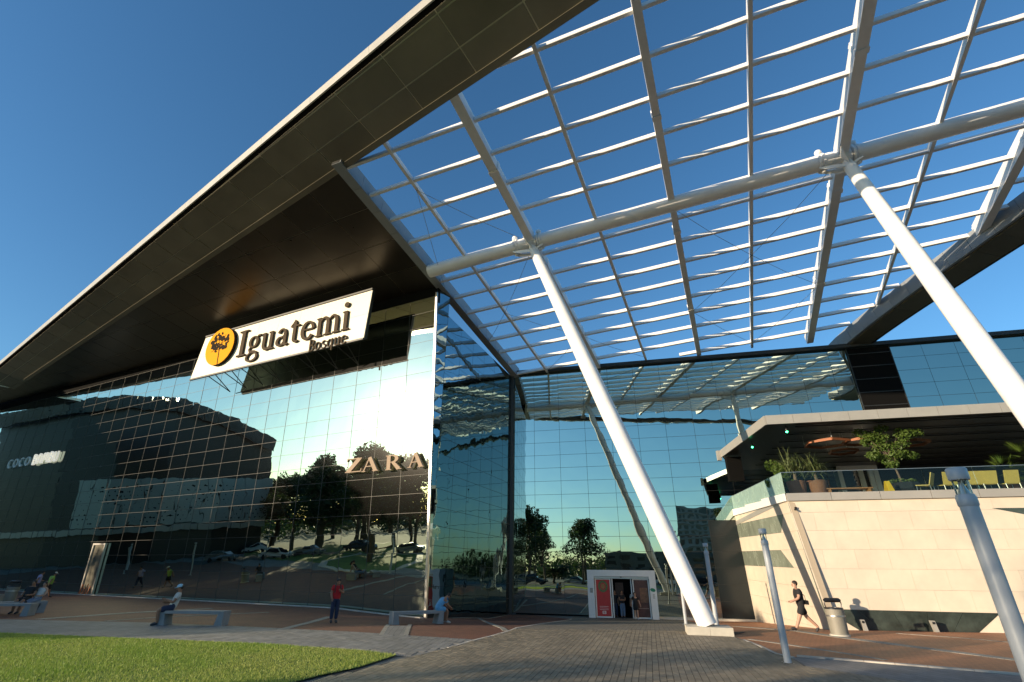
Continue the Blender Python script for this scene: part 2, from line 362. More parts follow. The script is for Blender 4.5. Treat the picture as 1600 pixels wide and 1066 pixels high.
lawn = sheet('lawn', lawn_poly, .03, M['lawn'])
edgeL = P2((640, 1027.5), (700, 1013), (745, 1000), (770, 994), (800, 985), (840, 976), (893, 967.5))
mid_poly = edgeL+[(4.6, 39.85), (12, 38.0)]+P2((1132, 985), (1140, 993), (1161, 1000), (1187, 1010), (1212, 1022), (1240, 1030), (1262, 1042))+[(9.0, 11.0), (9.5, -12), (-14, -14), (-9, 6.0), (-5.4, 8.4), (-4.4, 10.0)]+P2((505, 1060), (565, 1046.5))
sheet('paved_forecourt', mid_poly, .010, M['midP'])
sheet('grey_paving', P2((1262, 1042), (1240, 1030))+P2((1245, 1027), (1350, 1035), (1600, 1055))+[(30, 9.5), (30, -12), (9.5, -12), (9.0, 11.0)], .004, M['greyP'])
rt = P2((1132, 985), (1140, 993), (1161, 1000), (1187, 1010), (1212, 1022), (1240, 1027), (1350, 1035), (1600, 1055))
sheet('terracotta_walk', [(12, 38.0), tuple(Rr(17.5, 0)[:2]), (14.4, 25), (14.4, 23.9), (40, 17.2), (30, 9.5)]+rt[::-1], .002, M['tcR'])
# kerb stones and bands laid in the paving, each its own piece
def strip(name, pts, wd, off, m, ln=1.0, hgt=.02, parent=None):
    pts = [np.array(p[:2], float) for p in pts]; seg = []; out = []
    for a, b in zip(pts[:-1], pts[1:]):
        n = max(1, int(round(np.linalg.norm(b-a)/ln)))
        for i in range(n): seg.append((a+(b-a)*i/n, a+(b-a)*(i+1)/n))
    if parent is None: parent = link(name, None)
    for a, b in seg:
        d = unit([*(b-a), 0])[:2]; q = np.array([-d[1], d[0]])*wd/2; g = d*.006
        pts4 = [a+g-q, b-g-q, b-g+q, a+g+q]
        mb = MB(); p3 = [np.array([p[0], p[1], gz(p[0], p[1])+off-.05]) for p in pts4]; mb.prism(p3, (0, 0, .05+hgt))
        put('stone', mb, m, parent)
    return parent
def paving_strip(name, *a, **k):
    o = strip(name, *a, **k); o['kind'] = 'structure'; return o
paving_strip('kerb', P2((1245, 1026), (1350, 1034.5), (1450, 1043), (1600, 1055.5)), .14, .008, M['kerb'], ln=.8, hgt=.03)
paving_strip('kerb', edgeL[1:], .10, .01, M['kerb'], ln=.8, hgt=.012)
paving_strip('kerb', [L(a, 0, .35) for a in (0, 20, 45, 70)], .34, .0, M['kerb'], ln=1.4, hgt=.05)
paving_strip('kerb', P2((1161, 1000), (1187, 1010), (1212, 1022), (1240, 1028)), .10, .01, M['kerb'], ln=.6, hgt=.012)
paving_strip('paving_band', P2((1170, 999), (1240, 1009), (1330, 1023), (1385, 1032)), .16, .006, M['band'], ln=.6, hgt=.006)
paving_strip('paving_band', P2((1150, 979), (1250, 987), (1320, 997), (1420, 1010), (1600, 1033)), .42, .006, M['band'], ln=.6, hgt=.006)
paving_strip('paving_band', P2((1400, 990), (1500, 997), (1600, 1006)), .10, .006, M['band'], ln=.6, hgt=.006)
paving_strip('paving_band', P2((515, 964), (480, 974), (444, 983)), .30, .006, M['band'], ln=.6, hgt=.006)
paving_strip('paving_band', P2((607, 976), (596, 992)), .16, .006, M['band'], ln=.6, hgt=.006)
paving_strip('paving_band', P2((641, 976), (634, 993)), .16, .006, M['band'], ln=.6, hgt=.006)
paving_strip('paving_band', P2((748, 966), (790, 986)), .22, .006, M['band'], ln=.6, hgt=.006)
paving_strip('paving_band', P2((705, 966), (800, 959)), .16, .006, M['band'], ln=.6, hgt=.006)
paving_strip('paving_band', P2((60, 968), (200, 958), (330, 951)), .5, .006, M['band'], ln=.6, hgt=.006)
paving_strip('paving_band', P2((165, 971), (260, 964), (420, 957)), .2, .006, M['band'], ln=.6, hgt=.006)
gsp = P2((609, 978), (640, 978), (632, 993), (598, 991.5)); sheet('paving_inset', gsp, .008, M['greyP'])

M['bed'] = mat('paver_bed_sand', (.035, .032, .027), .95)
sheet('paver_bed', [p for p in mid_poly if p[1] < 26] if False else P2((640, 1029), (745, 1001.5), (790, 990))+[(9.0, 21.4)]+P2((1140, 995), (1187, 1012), (1238, 1032), (1258, 1042))+[(8.9, 10.0), (-4.2, 10.0)]+P2((507, 1059), (567, 1045.5)), .014, M['bed'])
# near pavers as real bricks standing a few millimetres proud, joined (too small to pick apart)
def pavers(name, poly, ang, bw, bh, off, m, xr, yr, jit=.0018, gp_=.0055):
    ca, sa = math.cos(ang), math.sin(ang)
    q = [(p[0]*ca+p[1]*sa, -p[0]*sa+p[1]*ca) for p in poly]
    box = [(xr[0], yr[0]), (xr[1], yr[0]), (xr[1], yr[1]), (xr[0], yr[1])]
    for i in range(4): pass
    mb = MB(); u0, u1 = min(p[0] for p in q), max(p[0] for p in q); v0, v1 = min(p[1] for p in q), max(p[1] for p in q)
    def inside(x, y):
        c = False; n = len(poly)
        for i in range(n):
            x1, y1 = poly[i]; x2, y2 = poly[(i+1) % n]
            if (y1 > y) != (y2 > y) and x < (x2-x1)*(y-y1)/(y2-y1)+x1: c = not c
        return c
    j = 0; v = v0
    i0 = int(u0/bw)-1; i1 = int(u1/bw)+2; j0 = int(v0/bh)-1; j1 = int(v1/bh)+2
    for i in range(i0, i1):
        for j in range(j0, j1):
            a = i*bw+gp_; b = (i+1)*bw-gp_; c = (j+.5*(i % 2))*bh+.004; d = c+bh-.008
            cu, cv = (a+b)/2, (c+d)/2; x, y = cu*ca-cv*sa, cu*sa+cv*ca
            if not (xr[0] < x < xr[1] and yr[0] < y < yr[1]): continue
            ok = all(inside(uu*ca-vv*sa, uu*sa+vv*ca) for uu, vv in ((a, c), (b, c), (b, d), (a, d)))
            if not ok: continue
            h = off+random.uniform(-jit, jit); tx = random.uniform(-jit, jit); P = []
            for k, (uu, vv) in enumerate(((a, c), (b, c), (b, d), (a, d))):
                X, Y = uu*ca-vv*sa, uu*sa+vv*ca; P.append((X, Y, gz(X, Y)+h+(tx if k in (1, 2) else 0)))
            Bt = [(p[0], p[1], p[2]-.012) for p in P]; t = random.random()
            mb.faces(P+Bt, [(0, 1, 2, 3), (0, 4, 5, 1), (1, 5, 6, 2), (2, 6, 7, 3), (3, 7, 4, 0)], t)
    return put(name, mb, m, fix=False, kind='stuff')
M['pavm'] = mat('brown_grey_paver', (.215, .180, .125), .68, 0, noise=(.8, .30), bump=(60, .25, .003), var='tint', vamt=.20)
M['pavg'] = mat('grey_paver', (.205, .20, .185), .75, 0, noise=(.8, .22), bump=(60, .25, .003), var='tint', vamt=.16)
o = pavers('forecourt_pavers', mid_poly, -ang_door, .14, .28, .026, M['pavm'], (-6, 9.6), (9.5, 21.5)); o['label'] = 'small brown grey pavers laid in long rows across the forecourt'; o['category'] = 'pavers'
pathp = PT+P2((700, 1013), (640, 1027.5))+LT[::-1]
o = pavers('path_pavers', pathp, -.10, .2, .4, .014, M['pavg'], (-12, 0), (13, 21.5)); o['label'] = 'pale grey pavers of the path curving round the lawn'; o['category'] = 'pavers'

# grass blades on the lawn
def grass(name, poly, n, h, xr, yr, dens_near=True):
    mb = MB(); xs = []
    cnt = 0
    while cnt < n:
        x = random.uniform(*xr); y = random.uniform(*yr)
        c = False; m_ = len(poly)
        for i in range(m_):
            x1, y1 = poly[i]; x2, y2 = poly[(i+1) % m_]
            if (y1 > y) != (y2 > y) and x < (x2-x1)*(y-y1)/(y2-y1)+x1: c = not c
        if not c: continue
        # patchy growth
        k = .5+.5*math.sin(x*1.3+1.7*math.sin(y*.9))*math.cos(y*1.1+x*.4)
        hh = h*(.55+.7*random.random())*(.75+.4*k); a = random.random()*math.pi; w_ = .005+.004*random.random()
        dx, dy = math.cos(a)*w_, math.sin(a)*w_; lx, ly = random.gauss(0, .013), random.gauss(0, .013)
        mb.faces([(x-dx, y-dy, .025), (x+dx, y+dy, .025), (x+lx, y+ly, hh+.03)], [(0, 1, 2)], min(1, max(0, random.gauss(.35+.35*(1-k)+.45*(x > -6.5)*(y < 15.8)*random.random(), .2)))); cnt += 1
    return put(name, mb, M['grass'], fix=False, kind='stuff')
lawn_g = [p for p in lawn_poly if p[0] > -30]
g_ = grass('lawn_grass', lawn_poly, 150000, .048, (-17, -2.3), (9.5, 19)); g_['label'] = 'short green grass with dry patches beside the paver path'; g_['category'] = 'grass'

# ================================================================== GLASS WALLS
def glass_wall(name, label, P, c0, c1, r0, r1, pw, ph, m, order, skip=None, dark=None, out=None, tilt=.0016, jm=None, rail_w=.035, rail_o=.018, c_off=0., r_off=0., rail_p=None):
    """P(a, b, o) -> point. panels c0..c1 x r0..r1 of pw x ph metres"""
    t = thing(name, label, 'glass facade', tuple(P(0, r0*ph+r_off, 0)))
    ax = unit(P(1, 0, 0)-P(0, 0, 0)); ub = unit(P(0, 1, 0)-P(0, 0, 0)); no = unit(P(0, 0, 1)-P(0, 0, 0)); off = np.array(t.location)
    g = .011
    def corners(a0, a1, b0, b1): return [ax*a0+ub*b0, ax*a1+ub*b0, ax*a1+ub*b1, ax*a0+ub*b1]
    me = MB().prism([c-no*.03 for c in corners(-pw/2+g, pw/2-g, -ph/2+g, ph/2-g)], no*.03).mesh('glass_panel'); me.materials.append(m)
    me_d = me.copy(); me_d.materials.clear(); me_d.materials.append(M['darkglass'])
    cells = [(i, j) for i in range(c0, c1) for j in range(r0, r1) if not (skip and skip(i, j))]
    cells.sort(key=order)
    rest = MB()
    for n, (i, j) in enumerate(cells):
        c = P((i+.5)*pw+c_off, (j+.5)*ph+r_off, 0)-off
        R_ = Matrix.Rotation(random.gauss(0, tilt), 4, Vector(ub)) @ Matrix.Rotation(random.gauss(0, tilt), 4, Vector(ax))
        if n < 300:
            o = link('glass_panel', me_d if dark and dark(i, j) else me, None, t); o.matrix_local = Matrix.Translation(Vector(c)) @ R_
        else:
            vs = [R_ @ Vector(v) for v in [q-no*z for z in (0, .03) for q in corners(-pw/2+g, pw/2-g, -ph/2+g, ph/2-g)]]
            rest.faces([np.array(v)+c for v in vs], [(0, 1, 2, 3), (7, 6, 5, 4), (0, 4, 5, 1), (1, 5, 6, 2), (2, 6, 7, 3), (3, 7, 4, 0)])
    if rest.v:
        o = link('glass_panels', rest.mesh('glass_panels'), m, t); o['kind'] = 'stuff'
    jm = jm or M['darkmet']
    bk = MB().prism([q-off-no*.20 for q in (P(c0*pw+c_off, r0*ph+r_off, 0), P(c1*pw+c_off, r0*ph+r_off, 0), P(c1*pw+c_off, r1*ph+r_off, 0), P(c0*pw+c_off, r1*ph+r_off, 0))], no*.12)
    link('backing_wall', bk.mesh('backing_wall'), M['black'], t)
    for i in range(c0, c1+1):
        mb = MB(); mb.beam(P(i*pw+c_off, r0*ph+r_off, rail_o-.03)-off, P(i*pw+c_off, r1*ph+r_off, rail_o-.03)-off, rail_w*.6, .06, no); link('mullion', mb.mesh('mullion'), jm, t)
    for j in range(r0, r1+1):
        mb = MB(); mb.beam(P(c0*pw+c_off, j*ph+r_off, rail_o-.034)-off, P(c1*pw+c_off, j*ph+r_off, rail_o-.034)-off, .06, rail_w*.6, ub); link('transom', mb.mesh('transom'), jm, t)
    return t
wallL = glass_wall('glass_wall', 'long outward leaning mirror glass wall of the left wing under the bronze roof', L, 0, 32, 0, 18, 2.14, 1.06, M['glassL'],
    lambda c: c[0]*1.0+abs(c[1]-6)*.05, jm=M['rail'], rail_w=.024, rail_o=.014, c_off=.06)
def Sd(a, b, o=0.0):
    base = G1+(G2-G1)*(a/LS); return np.array([base[0], base[1], 0])+ZV*(b)+nS*o
# the corner edge follows the lean of the left wall: side wall panels start behind it
wallS = glass_wall('glass_wall', 'dark teal side glass wall running back from the sunlit corner to the rear glass', lambda a, b, o=0.: Sd(a, b, o), 0, 6, 0, 18, LS/6, 1.03, M['glassS'],
    lambda c: 0, r_off=-.85, jm=M['darkmet'], rail_w=.02, rail_o=.004, tilt=.0010)
wallR = glass_wall('glass_wall', 'tall blue mirror glass rear wall above the white entrance portal', lambda a, b, o=0.: Rr(a, b, o), 0, 22, 0, 18, 2.12, 1.035, M['glassR'],
    lambda c: (c[0] == 7 and c[1] < 6)*-99+(c[1] < 4 and 3 <= c[0] < 5)*999+(c[0] > 8 and c[1] < 13)*(20+c[0])+c[0], r_off=-.75, c_off=-.17, skip=lambda i, j: (i in (12, 13)) and j >= 11 and False, rail_w=.02, rail_o=.006, tilt=.0012, dark=lambda i, j: i == 7 and j < 6)  # added dark panels cover the side facet's reflection low in one column
mb = MB(); mb.prism([L(-.05, 18.6, -.05), L(70, 18.6, -.05), L(70, 21.5, -.05), L(-.05, 20.0, -.05)], -nL*.3); hp_ = put('head_panel', mb, M['black'], wallL)
# corner post between left and side glass
mb = MB(); mb.beam(L(.03, -.1, .02), L(.03, 19.3, .02), .13, .13, nL)
cp = put('corner_post', mb, M['silver']); tag(cp, 'slim pale metal corner post where the left glass wall ends beside the sun glint', 'corner post')
# dark fill between leaning corner and upright side wall
mb = MB(); A0 = L(0, 0); A1 = L(0, 19.6); mb.faces([A0-nL*.0, A1-nL*.0, np.array([G1[0], G1[1], 19.3])-nL*.0+dS*.02, G1+dS*.02], [(0, 1, 2, 3)])
mb.faces([A0+dS*.25, A1+dS*.25, A1+dS*.02, A0+dS*.02], [(0, 1, 2, 3)])
f_ = put('corner_glass', mb, M['glassS'], wallS)
# inner corner post, dark
mb = MB(); g2 = Rr(0, 0); mb.abox(g2[0]-.10, g2[0]+.14, g2[1]-.30, g2[1]-.02, -.86, 17.8); cpi = put('corner_post', mb, M['darkmet']); tag(cpi, 'dark upright post in the inner corner where two glass walls meet', 'corner post')
# parapet cap on the rear wall
mb = MB(); mb.beam(Rr(-.2, 18.02, .12), Rr(46, 18.02, .12), .45, .30); cap = put('parapet_cap', mb, M['darkmet']); tag(cap, 'thin dark parapet cap along the top of the rear glass wall', 'parapet')
# dark recess in the upper right glass
t = thing('louvre_bay', 'tall black recessed bay breaking the upper right glass band', 'recess', tuple(Rr(28, 11.6, .03)))
mb = MB(); mb.prism([Rr(26.6, 11.4, .05), Rr(29.5, 11.4, .05), Rr(29.5, 17.8, .05), Rr(26.6, 17.8, .05)], nR*.04); put('back_panel', mb, M['black'], t)
for k in range(6): 
    mb = MB(); mb.beam(Rr(26.6, 12.2+k*1.03, .10), Rr(29.5, 12.2+k*1.03, .10), .03, .05); put('rail', mb, M['darkmet'], t)
for a in (26.6, 29.5):
    mb = MB(); mb.beam(Rr(a, 11.4, .1), Rr(a, 17.8, .1), .06, .06, nR); put('frame', mb, M['darkmet'], t)
# building volume behind
mb = MB(); far = 30
mb.prism([L(.9, 0, -.6)[:2].tolist()+[-1], L(68, 0, -.6)[:2].tolist()+[-1], (L(68, 0, -far))[:2].tolist()+[-1], (G2+dS*far-nS*.6)[:2].tolist()+[-1], (G1+dS*1.2-nS*.6)[:2].tolist()+[-1]], (0, 0, 18.4)); vol = put('building_core', mb, M['black']); tag(vol, 'dark solid body of the mall behind the left glass wall', 'building')
mb = MB(); mb.prism([Rr(.3, -1, -.6), Rr(46, -1, -.6), Rr(46, -1, -25), Rr(9, -1, -25)], (0, 0, 18.7)); vol = put('building_core', mb, M['black']); tag(vol, 'dark solid body of the mall behind the rear glass wall', 'building')
# ================================================================== BRONZE CANOPY ROOF (left)
rD = ray(1178, 1034); qD = ray(-1540, 1034); nP = unit(np.cross(rD, qD)); nP = nP if nP[2] > 0 else -nP
ptop = near(802, 588, G2, ZV)
T_ = near(527, 272, ptop, rD)
n1 = unit(np.cross(dL, rD)); n1 = n1 if n1[2] > 0 else -n1
Fp = onpl(22, 608, T_, n1); fD = unit(T_-Fp)
r2 = ray(1178, 1180); n2 = unit(np.cross(fD, r2)); n2 = n2 if n2[2] > 0 else -n2
Ffar = near(1010, -40, T_, fD)+fD*45
def panelize(thing_, name, poly3, O, ax, ay, pu, pv, m, gap=.035, th=.04, n=None, u0=0, v0=0, brick=False, minA=.02, cap=300, keyf=None, stuffname=None):
    """cut a flat outline into panels, each a mesh of its own; th extrudes along +n"""
    ax = unit(ax); ay = unit(ay); nn = unit(np.cross(ax, ay)) if n is None else n
    A = np.stack([ax, ay], 1)
    q = [tuple(np.linalg.lstsq(A, np.asarray(p)-O, rcond=None)[0]) for p in poly3]
    if area2(q) < 0: q = q[::-1]
    off = np.array(thing_.location) if thing_.type == 'EMPTY' else np.zeros(3)
    us = [p[0] for p in q]; vs = [p[1] for p in q]; cells = []
    for j in range(math.floor((min(vs)-v0)/pv), math.ceil((max(vs)-v0)/pv)+1):
        sh = (j % 2)*pu/2 if brick else 0
        for i in range(math.floor((min(us)-u0)/pu)-1, math.ceil((max(us)-u0)/pu)+1):
            c = rect_clip(q, u0+i*pu+gap/2+sh, u0+(i+1)*pu-gap/2+sh, v0+j*pv+gap/2, v0+(j+1)*pv-gap/2)
            if len(c) >= 3 and abs(area2(c)) > minA: cells.append(c)
    if keyf: cells.sort(key=lambda c: keyf(O+ax*c[0][0]+ay*c[0][1]))
    rest = MB()
    for k, c in enumerate(cells):
        P = [O+ax*p[0]+ay*p[1]-off for p in c]
        dz = nn*random.uniform(-.002, .002)
        if k < cap: mb = MB(); mb.prism([p+dz for p in P], nn*th); link(name, mb.mesh(name), m, thing_)
        else: rest.prism([p+dz for p in P], nn*th)
    if rest.v: link(stuffname or name+'s', rest.mesh(name), m, thing_, kind='stuff')
roof = thing('canopy_roof', 'huge bronze panelled roof overhang rising to the upper left with a pale fascia', 'roof', tuple(T_))
C1 = near(680, 462, ptop, rD)
farL = onpl(-60, 645, T_, n1); farL2 = onpl(-70, 590, T_, n1)
pr1 = lambda P: P-n1*((P-T_)@n1)
inner = [pr1(p) for p in (T_, Fp, farL2, farL+dL*6, C1+rD*.2)]
distk = lambda P: np.linalg.norm(P-CP)
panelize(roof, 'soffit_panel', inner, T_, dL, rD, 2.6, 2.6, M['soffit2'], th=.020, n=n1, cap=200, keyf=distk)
mb = MB(); mb.prism([p+n1*.022-np.array(roof.location) for p in inner], n1*.30); link('soffit_backing', mb.mesh('soffit_backing'), M['seam'], roof)
# outer strip
e = [onpl(x, y, T_, n2) for x, y in ((-70, 634), (0, 576), (350, 287), (697, 0), (790, -75))]; e.append(e[-1]+fD*52)
outer = [Ffar, T_, Fp, T_+(Fp-T_)*1.12]+e
wS = np.cross(n2, fD); wS = unit(wS)
v_out = (e[3]-T_)@wS
sw = abs(v_out)*.47
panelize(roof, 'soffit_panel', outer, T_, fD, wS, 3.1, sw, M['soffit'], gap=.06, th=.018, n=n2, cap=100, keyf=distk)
mb = MB(); mb.prism([p+n2*.022-np.array(roof.location) for p in outer], n2*.02); link('soffit_backing', mb.mesh('soffit_backing'), M['seam'], roof)
mb = MB(); mb.prism([p+n2*.05-np.array(roof.location) for p in outer], n2*.45); link('roof_slab', mb.mesh('roof_slab'), M['darkmet'], roof)
# lip along the fold and the fascia with its shadow gap
lo = np.array(roof.location); 
fa = [Ffar, T_, Fp]
for a, b in zip(fa[:-1], fa[1:]):
    s_ = np.sign(v_out)*wS
    mb = MB(); mb.prism([a-s_*.02-lo, b-s_*.02-lo, b+s_*.28-lo, a+s_*.28-lo], -n2*.07); link('edge_lip', mb.mesh('edge_lip'), M['soffit'], roof)
s_ = np.sign(v_out)*wS
for a, b in zip(e[:-1], e[1:]):
    n = max(1, int(np.linalg.norm(b-a)/4))
    for i in range(n):
        p, q = a+(b-a)*i/n-lo, a+(b-a)*(i+1)/n-lo; d = unit(q-p)*.006
        mb = MB(); p = p+n2*.05; q = q+n2*.05; mb.prism([p+s_*.22+d, q+s_*.22-d, q+s_*.22-d+ZV*.36+s_*.08, p+s_*.22+d+ZV*.36+s_*.08], s_*.06); link('fascia_panel', mb.mesh('fascia_panel'), M['fascia'], roof)
    mb = MB(); mb.prism([a-lo+n2*.07, b-lo+n2*.07, b+s_*.22-lo+n2*.07, a+s_*.22-lo+n2*.07], n2*.1); link('shadow_gap', mb.mesh('shadow_gap'), M['black'], roof)
# pale edge beam over the side wall
roofb = thing('edge_beam', 'pale grey box beam sloping down over the side glass at the roof corner', 'beam', tuple(ptop))
qs = -qD   # rightwards across the rafters
a0 = T_-rD*.6; b0 = ptop+rD*.3; lb = np.array(roofb.location); nseg = 14
for i in range(nseg):
    p = a0+(b0-a0)*i/nseg; q = a0+(b0-a0)*(i+1)/nseg; d = rD*.008
    mb = MB(); mb.prism([p+d-nP*.17-lb, q-d-nP*.17-lb, q-d+nP*.80-lb, p+d+nP*.80-lb], qs*.55); link('beam_panel', mb.mesh('beam_panel'), M['greysteel'], roofb)
mb = MB(); mb.prism([a0-nP*.15-lb, b0-nP*.15-lb, b0+nP*.7-lb, a0+nP*.7-lb], qs*.50); link('beam_core', mb.mesh('beam_core'), M['darkmet'], roofb)

# ================================================================== PERGOLA
PO = ptop
def pc(x, y):      # picture point -> (s right, t away) in the pergola plane
    P = onpl(x, y, PO, nP)-PO; return np.array([P@qs, P@rD])
def PW(s, t, h=0.0): return PO+qs*s+rD*t+nP*h
ringpx = [(1290, 545), (1319, 508), (1357, 480), (1398, 447), (1430, 423), (1494, 376), (1529, 357), (1565, 328), (1600, 300), (1680, 235), (1790, 150), (1920, 40)]
ringc = [pc(*p) for p in ringpx]
# rear wall line in plane coordinates
def wall_t(s):      # t where the plane meets the rear glass line at given s
    a, b = qs, rD; P0 = Rr(0, 0); n = nR; base = PO+qs*s; return ((P0-base)@n)/(rD@n)

perg = thing('steel_pergola', 'large white steel lattice pergola roof spanning the forecourt on leaning columns', 'pergola', tuple(gp(1108, 992)))
pl = np.array(perg.location)
Tp = np.array([(T_-PO)@qs, (T_-PO)@rD]); Fq = np.array([(Ffar-PO)@qs, (Ffar-PO)@rD]); Fq = Tp+(Fq-Tp)*1.0
ringc = [np.array(c) for c in ringc]
region = [np.array([.57, 0.]), Tp+[.57, -.2], Fq, np.array([ringc[-1][0]+2, Fq[1]]), ringc[-1]]+ringc[::-1][1:]
ws_ = [np.array([s, wall_t(s)-.15]) for s in (ringc[0][0]+.6, 20, 10, .57)]
region += ws_
def inside_spans(p, d, lo, hi):
    """stretches of the line p+d*x inside the region"""
    xs = []
    n = len(region)
    for i in range(n):
        a, b = region[i], region[(i+1) % n]; e_ = b-a; den = d[0]*e_[1]-d[1]*e_[0]
        if abs(den) < 1e-9: continue
        x = ((a[0]-p[0])*e_[1]-(a[1]-p[1])*e_[0])/den; u = ((a[0]-p[0])*d[1]-(a[1]-p[1])*d[0])/den
        if 0 <= u < 1: xs.append(x)
    xs.sort(); return [(max(lo, a), min(hi, b)) for a, b in zip(xs[0::2], xs[1::2]) if min(hi, b)-max(lo, a) > .3]
TMIN = -31.5
heavy = {7.55: (.46, .66), 24.0: (.46, .66), 15.75: (.34, .50), 32.3: (.46, .66)}
light = {3.2: (.17, .30), 11.55: (.17, .30), 19.82: (.17, .30), 28.1: (.17, .30)}
RAF = {**heavy, **light}
TT = -15.3
for s_r, (w_, h_) in RAF.items():
    for a, b in inside_spans(np.array([s_r, 0.]), np.array([0., 1.]), TMIN, 9):
        cuts = [a, b]
        if a < TT < b: cuts = [a, TT-.25, TT+.25, b]
        for k in range(0, len(cuts), 2):
            mb = MB(); h0 = -.02 if s_r in heavy else .0
            mb.beam(PW(s_r, cuts[k], h0)-pl, PW(s_r, cuts[k+1], h0)-pl, w_, h_, nP); link('rafter', mb.mesh('rafter'), M['steel'], perg)
        if s_r in heavy:      # the side channel and splice sleeves that ride on the heavy rafters
            mb = MB(); mb.beam(PW(s_r-.02, a, .41)-pl, PW(s_r-.02, b, .41)-pl, w_*.55, .14, nP); link('gutter', mb.mesh('gutter'), M['steel'], perg)
            for tt in (TT-5.6, TT+2.2, TT+10.5):
                if a < tt < b:
                    mb = MB(); mb.beam(PW(s_r, tt-.12, h0-.02)-pl, PW(s_r, tt+.12, h0-.02)-pl, w_+.07, h_+.07, nP); link('splice_plate', mb.mesh('splice_plate'), M['steel'], perg)
rs = sorted(RAF)
for k in range(-3, 16):
    t_ = -23.72+1.957*k
    if abs(t_-TT) < .95: continue
    for a, b in inside_spans(np.array([0., t_]), np.array([1., 0.]), -20, 60):
        cs = [a]+[x for x in rs if a < x < b]+[b]
        for p, q in zip(cs[:-1], cs[1:]):
            if q-p < .4: continue
            w0 = RAF[p][0]/2 if p in RAF else 0; w1 = RAF[q][0]/2 if q in RAF else 0
            mb = MB(); A_, B_ = PW(p+w0+.004, t_, .03)-pl, PW(q-w1-.004, t_, .03)-pl
            x = rD*.088; y = nP*.135; prof = [-x-y*.8, -x*.8-y, x*.8-y, x-y*.8, x+y*.8, x*.7+y, -x*.7+y, -x+y*.8]
            mb.prism([A_+v for v in prof], B_-A_); link('purlin', mb.mesh('purlin'), M['steel'], perg)
# main tube
for p, q in ((.5, 7.2), (7.9, 15.55), (15.95, 23.6), (24.4, 42)):
    mb = MB(); mb.tube([PW(p, TT, -.22)-pl, PW(q, TT, -.22)-pl], .415, 28); link('main_tube', mb.mesh('main_tube', True), M['steel'], perg)
    mb = MB(); mb.beam(PW(p, TT+.15, .27)-pl, PW(q, TT+.15, .27)-pl, .5, .06, nP); link('tube_flashing', mb.mesh('tube_flashing'), M['steel'], perg)
mb = MB(); mb.tube([PW(15.5, TT, -.22)-pl, PW(16.0, TT, -.22)-pl], .42, 20); link('main_tube', mb.mesh('main_tube', True), M['steel'], perg)
cb1 = gp(1108, 992); ct1 = PW(*[7.6, TT], -.75); off_ = ct1-cb1
ct2 = PW(24.1, TT, -.75); n_c2 = np.cross(ray(1347, 252), ray(1600, 614)); cb2 = np.array([0, ct2[1]-off_[1], .28]); cb2[0] = -(n_c2[1]*(cb2[1]-CP[1])+n_c2[2]*(cb2[2]-CP[2]))/n_c2[0]; print('COL2', cb2, ct2, ct2-off_)
for cb, ct in ((cb1+ZV*.28, ct1), (cb2, ct2)):
    d = ct-cb; u = unit(d)
    mb = MB(); n = 14; mb.tube([cb+d*i/n-pl for i in range(n)]+[ct-u*.25-pl], [.345+.055*math.sin(math.pi*(i/n)**.9)-.065*(i/n)**2 for i in range(n)]+[.275], 36); link('column', mb.mesh('column', True), M['steel'], perg)
    mb = MB(); mb.tube([ct-u*.26-pl, ct-u*.22-pl, ct+u*.25-pl], [.285, .27, .20], 24); cn = link('column_cone', mb.mesh('column_cone', True), M['steel'], perg)
    s0 = (ct-PO)@qs
    mb = MB(); mb.tube([PW(s0-.55, TT, -.22)-pl, PW(s0+.55, TT, -.22)-pl], .40, 28); link('node_sleeve', mb.mesh('node_sleeve', True), M['steel'], perg)
    for sgn in (-1, 1):
        for o_, r_ in ((.66, .49), (.84, .48)):
            mb = MB(); mb.tube([PW(s0+sgn*(o_-.05), TT, -.22)-pl, PW(s0+sgn*(o_+.05), TT, -.22)-pl], r_, 28); link('collar_flange', mb.mesh('collar_flange', True), M['steel'], perg)
        mb = MB(); c_ = PW(s0+sgn*.76, TT-.30, .24)-pl; mb.ball(c_, .17, 14, 8); link('bolt_cover', mb.mesh('bolt_cover', True), M['steel'], perg)
        mb = MB(); c_ = PW(s0+sgn*.76, TT+.05, -.80)-pl; mb.ball(c_, .10, 10, 6); link('bolt_cover', mb.mesh('bolt_cover', True), M['steel'], perg)
        # gusset plates from the column head to the tube
        for dt in (-.16, .16):
            mb = MB(); mb.prism([ct-u*.30+qs*sgn*.2+rD*dt-pl, ct-u*.05+qs*sgn*.24+rD*dt-pl, PW(s0+sgn*.95, TT+dt, -.60)-pl, PW(s0+sgn*.95, TT+dt, -.72)-pl, PW(s0+sgn*.60, TT+dt, -.90)-pl], rD*.035); link('gusset_plate', mb.mesh('gusset_plate'), M['steel'], perg)
    for dt in (-.6, .6):
        mb = MB(); mb.prism([ct-u*.3+rD*dt*.3-pl, PW(s0-.02, TT+dt*1.5, -.38)-pl, PW(s0-.02, TT+dt*.6, -.40)-pl], qs*.04); link('gusset_plate', mb.mesh('gusset_plate'), M['steel'], perg)
# plinths: two stones each
def plinth(c, wx, wy, h, z0):
    xx = dR; yy = -nR
    for sgn in (-1, 1):
        mb = MB(); mb.box(c+xx*sgn*wx/4+ZV*(h/2+z0)-pl, xx*(wx/4-.004), yy*wy/2, ZV*h/2); link('plinth_stone', mb.mesh('plinth_stone'), M['concretew'], perg)
plinth(cb1, 1.55, 1.15, .36, -.08)
plinth(cb2*[1, 1, 0], 1.55, 1.15, .36+max(0, cb2[2]-.3), -.02)
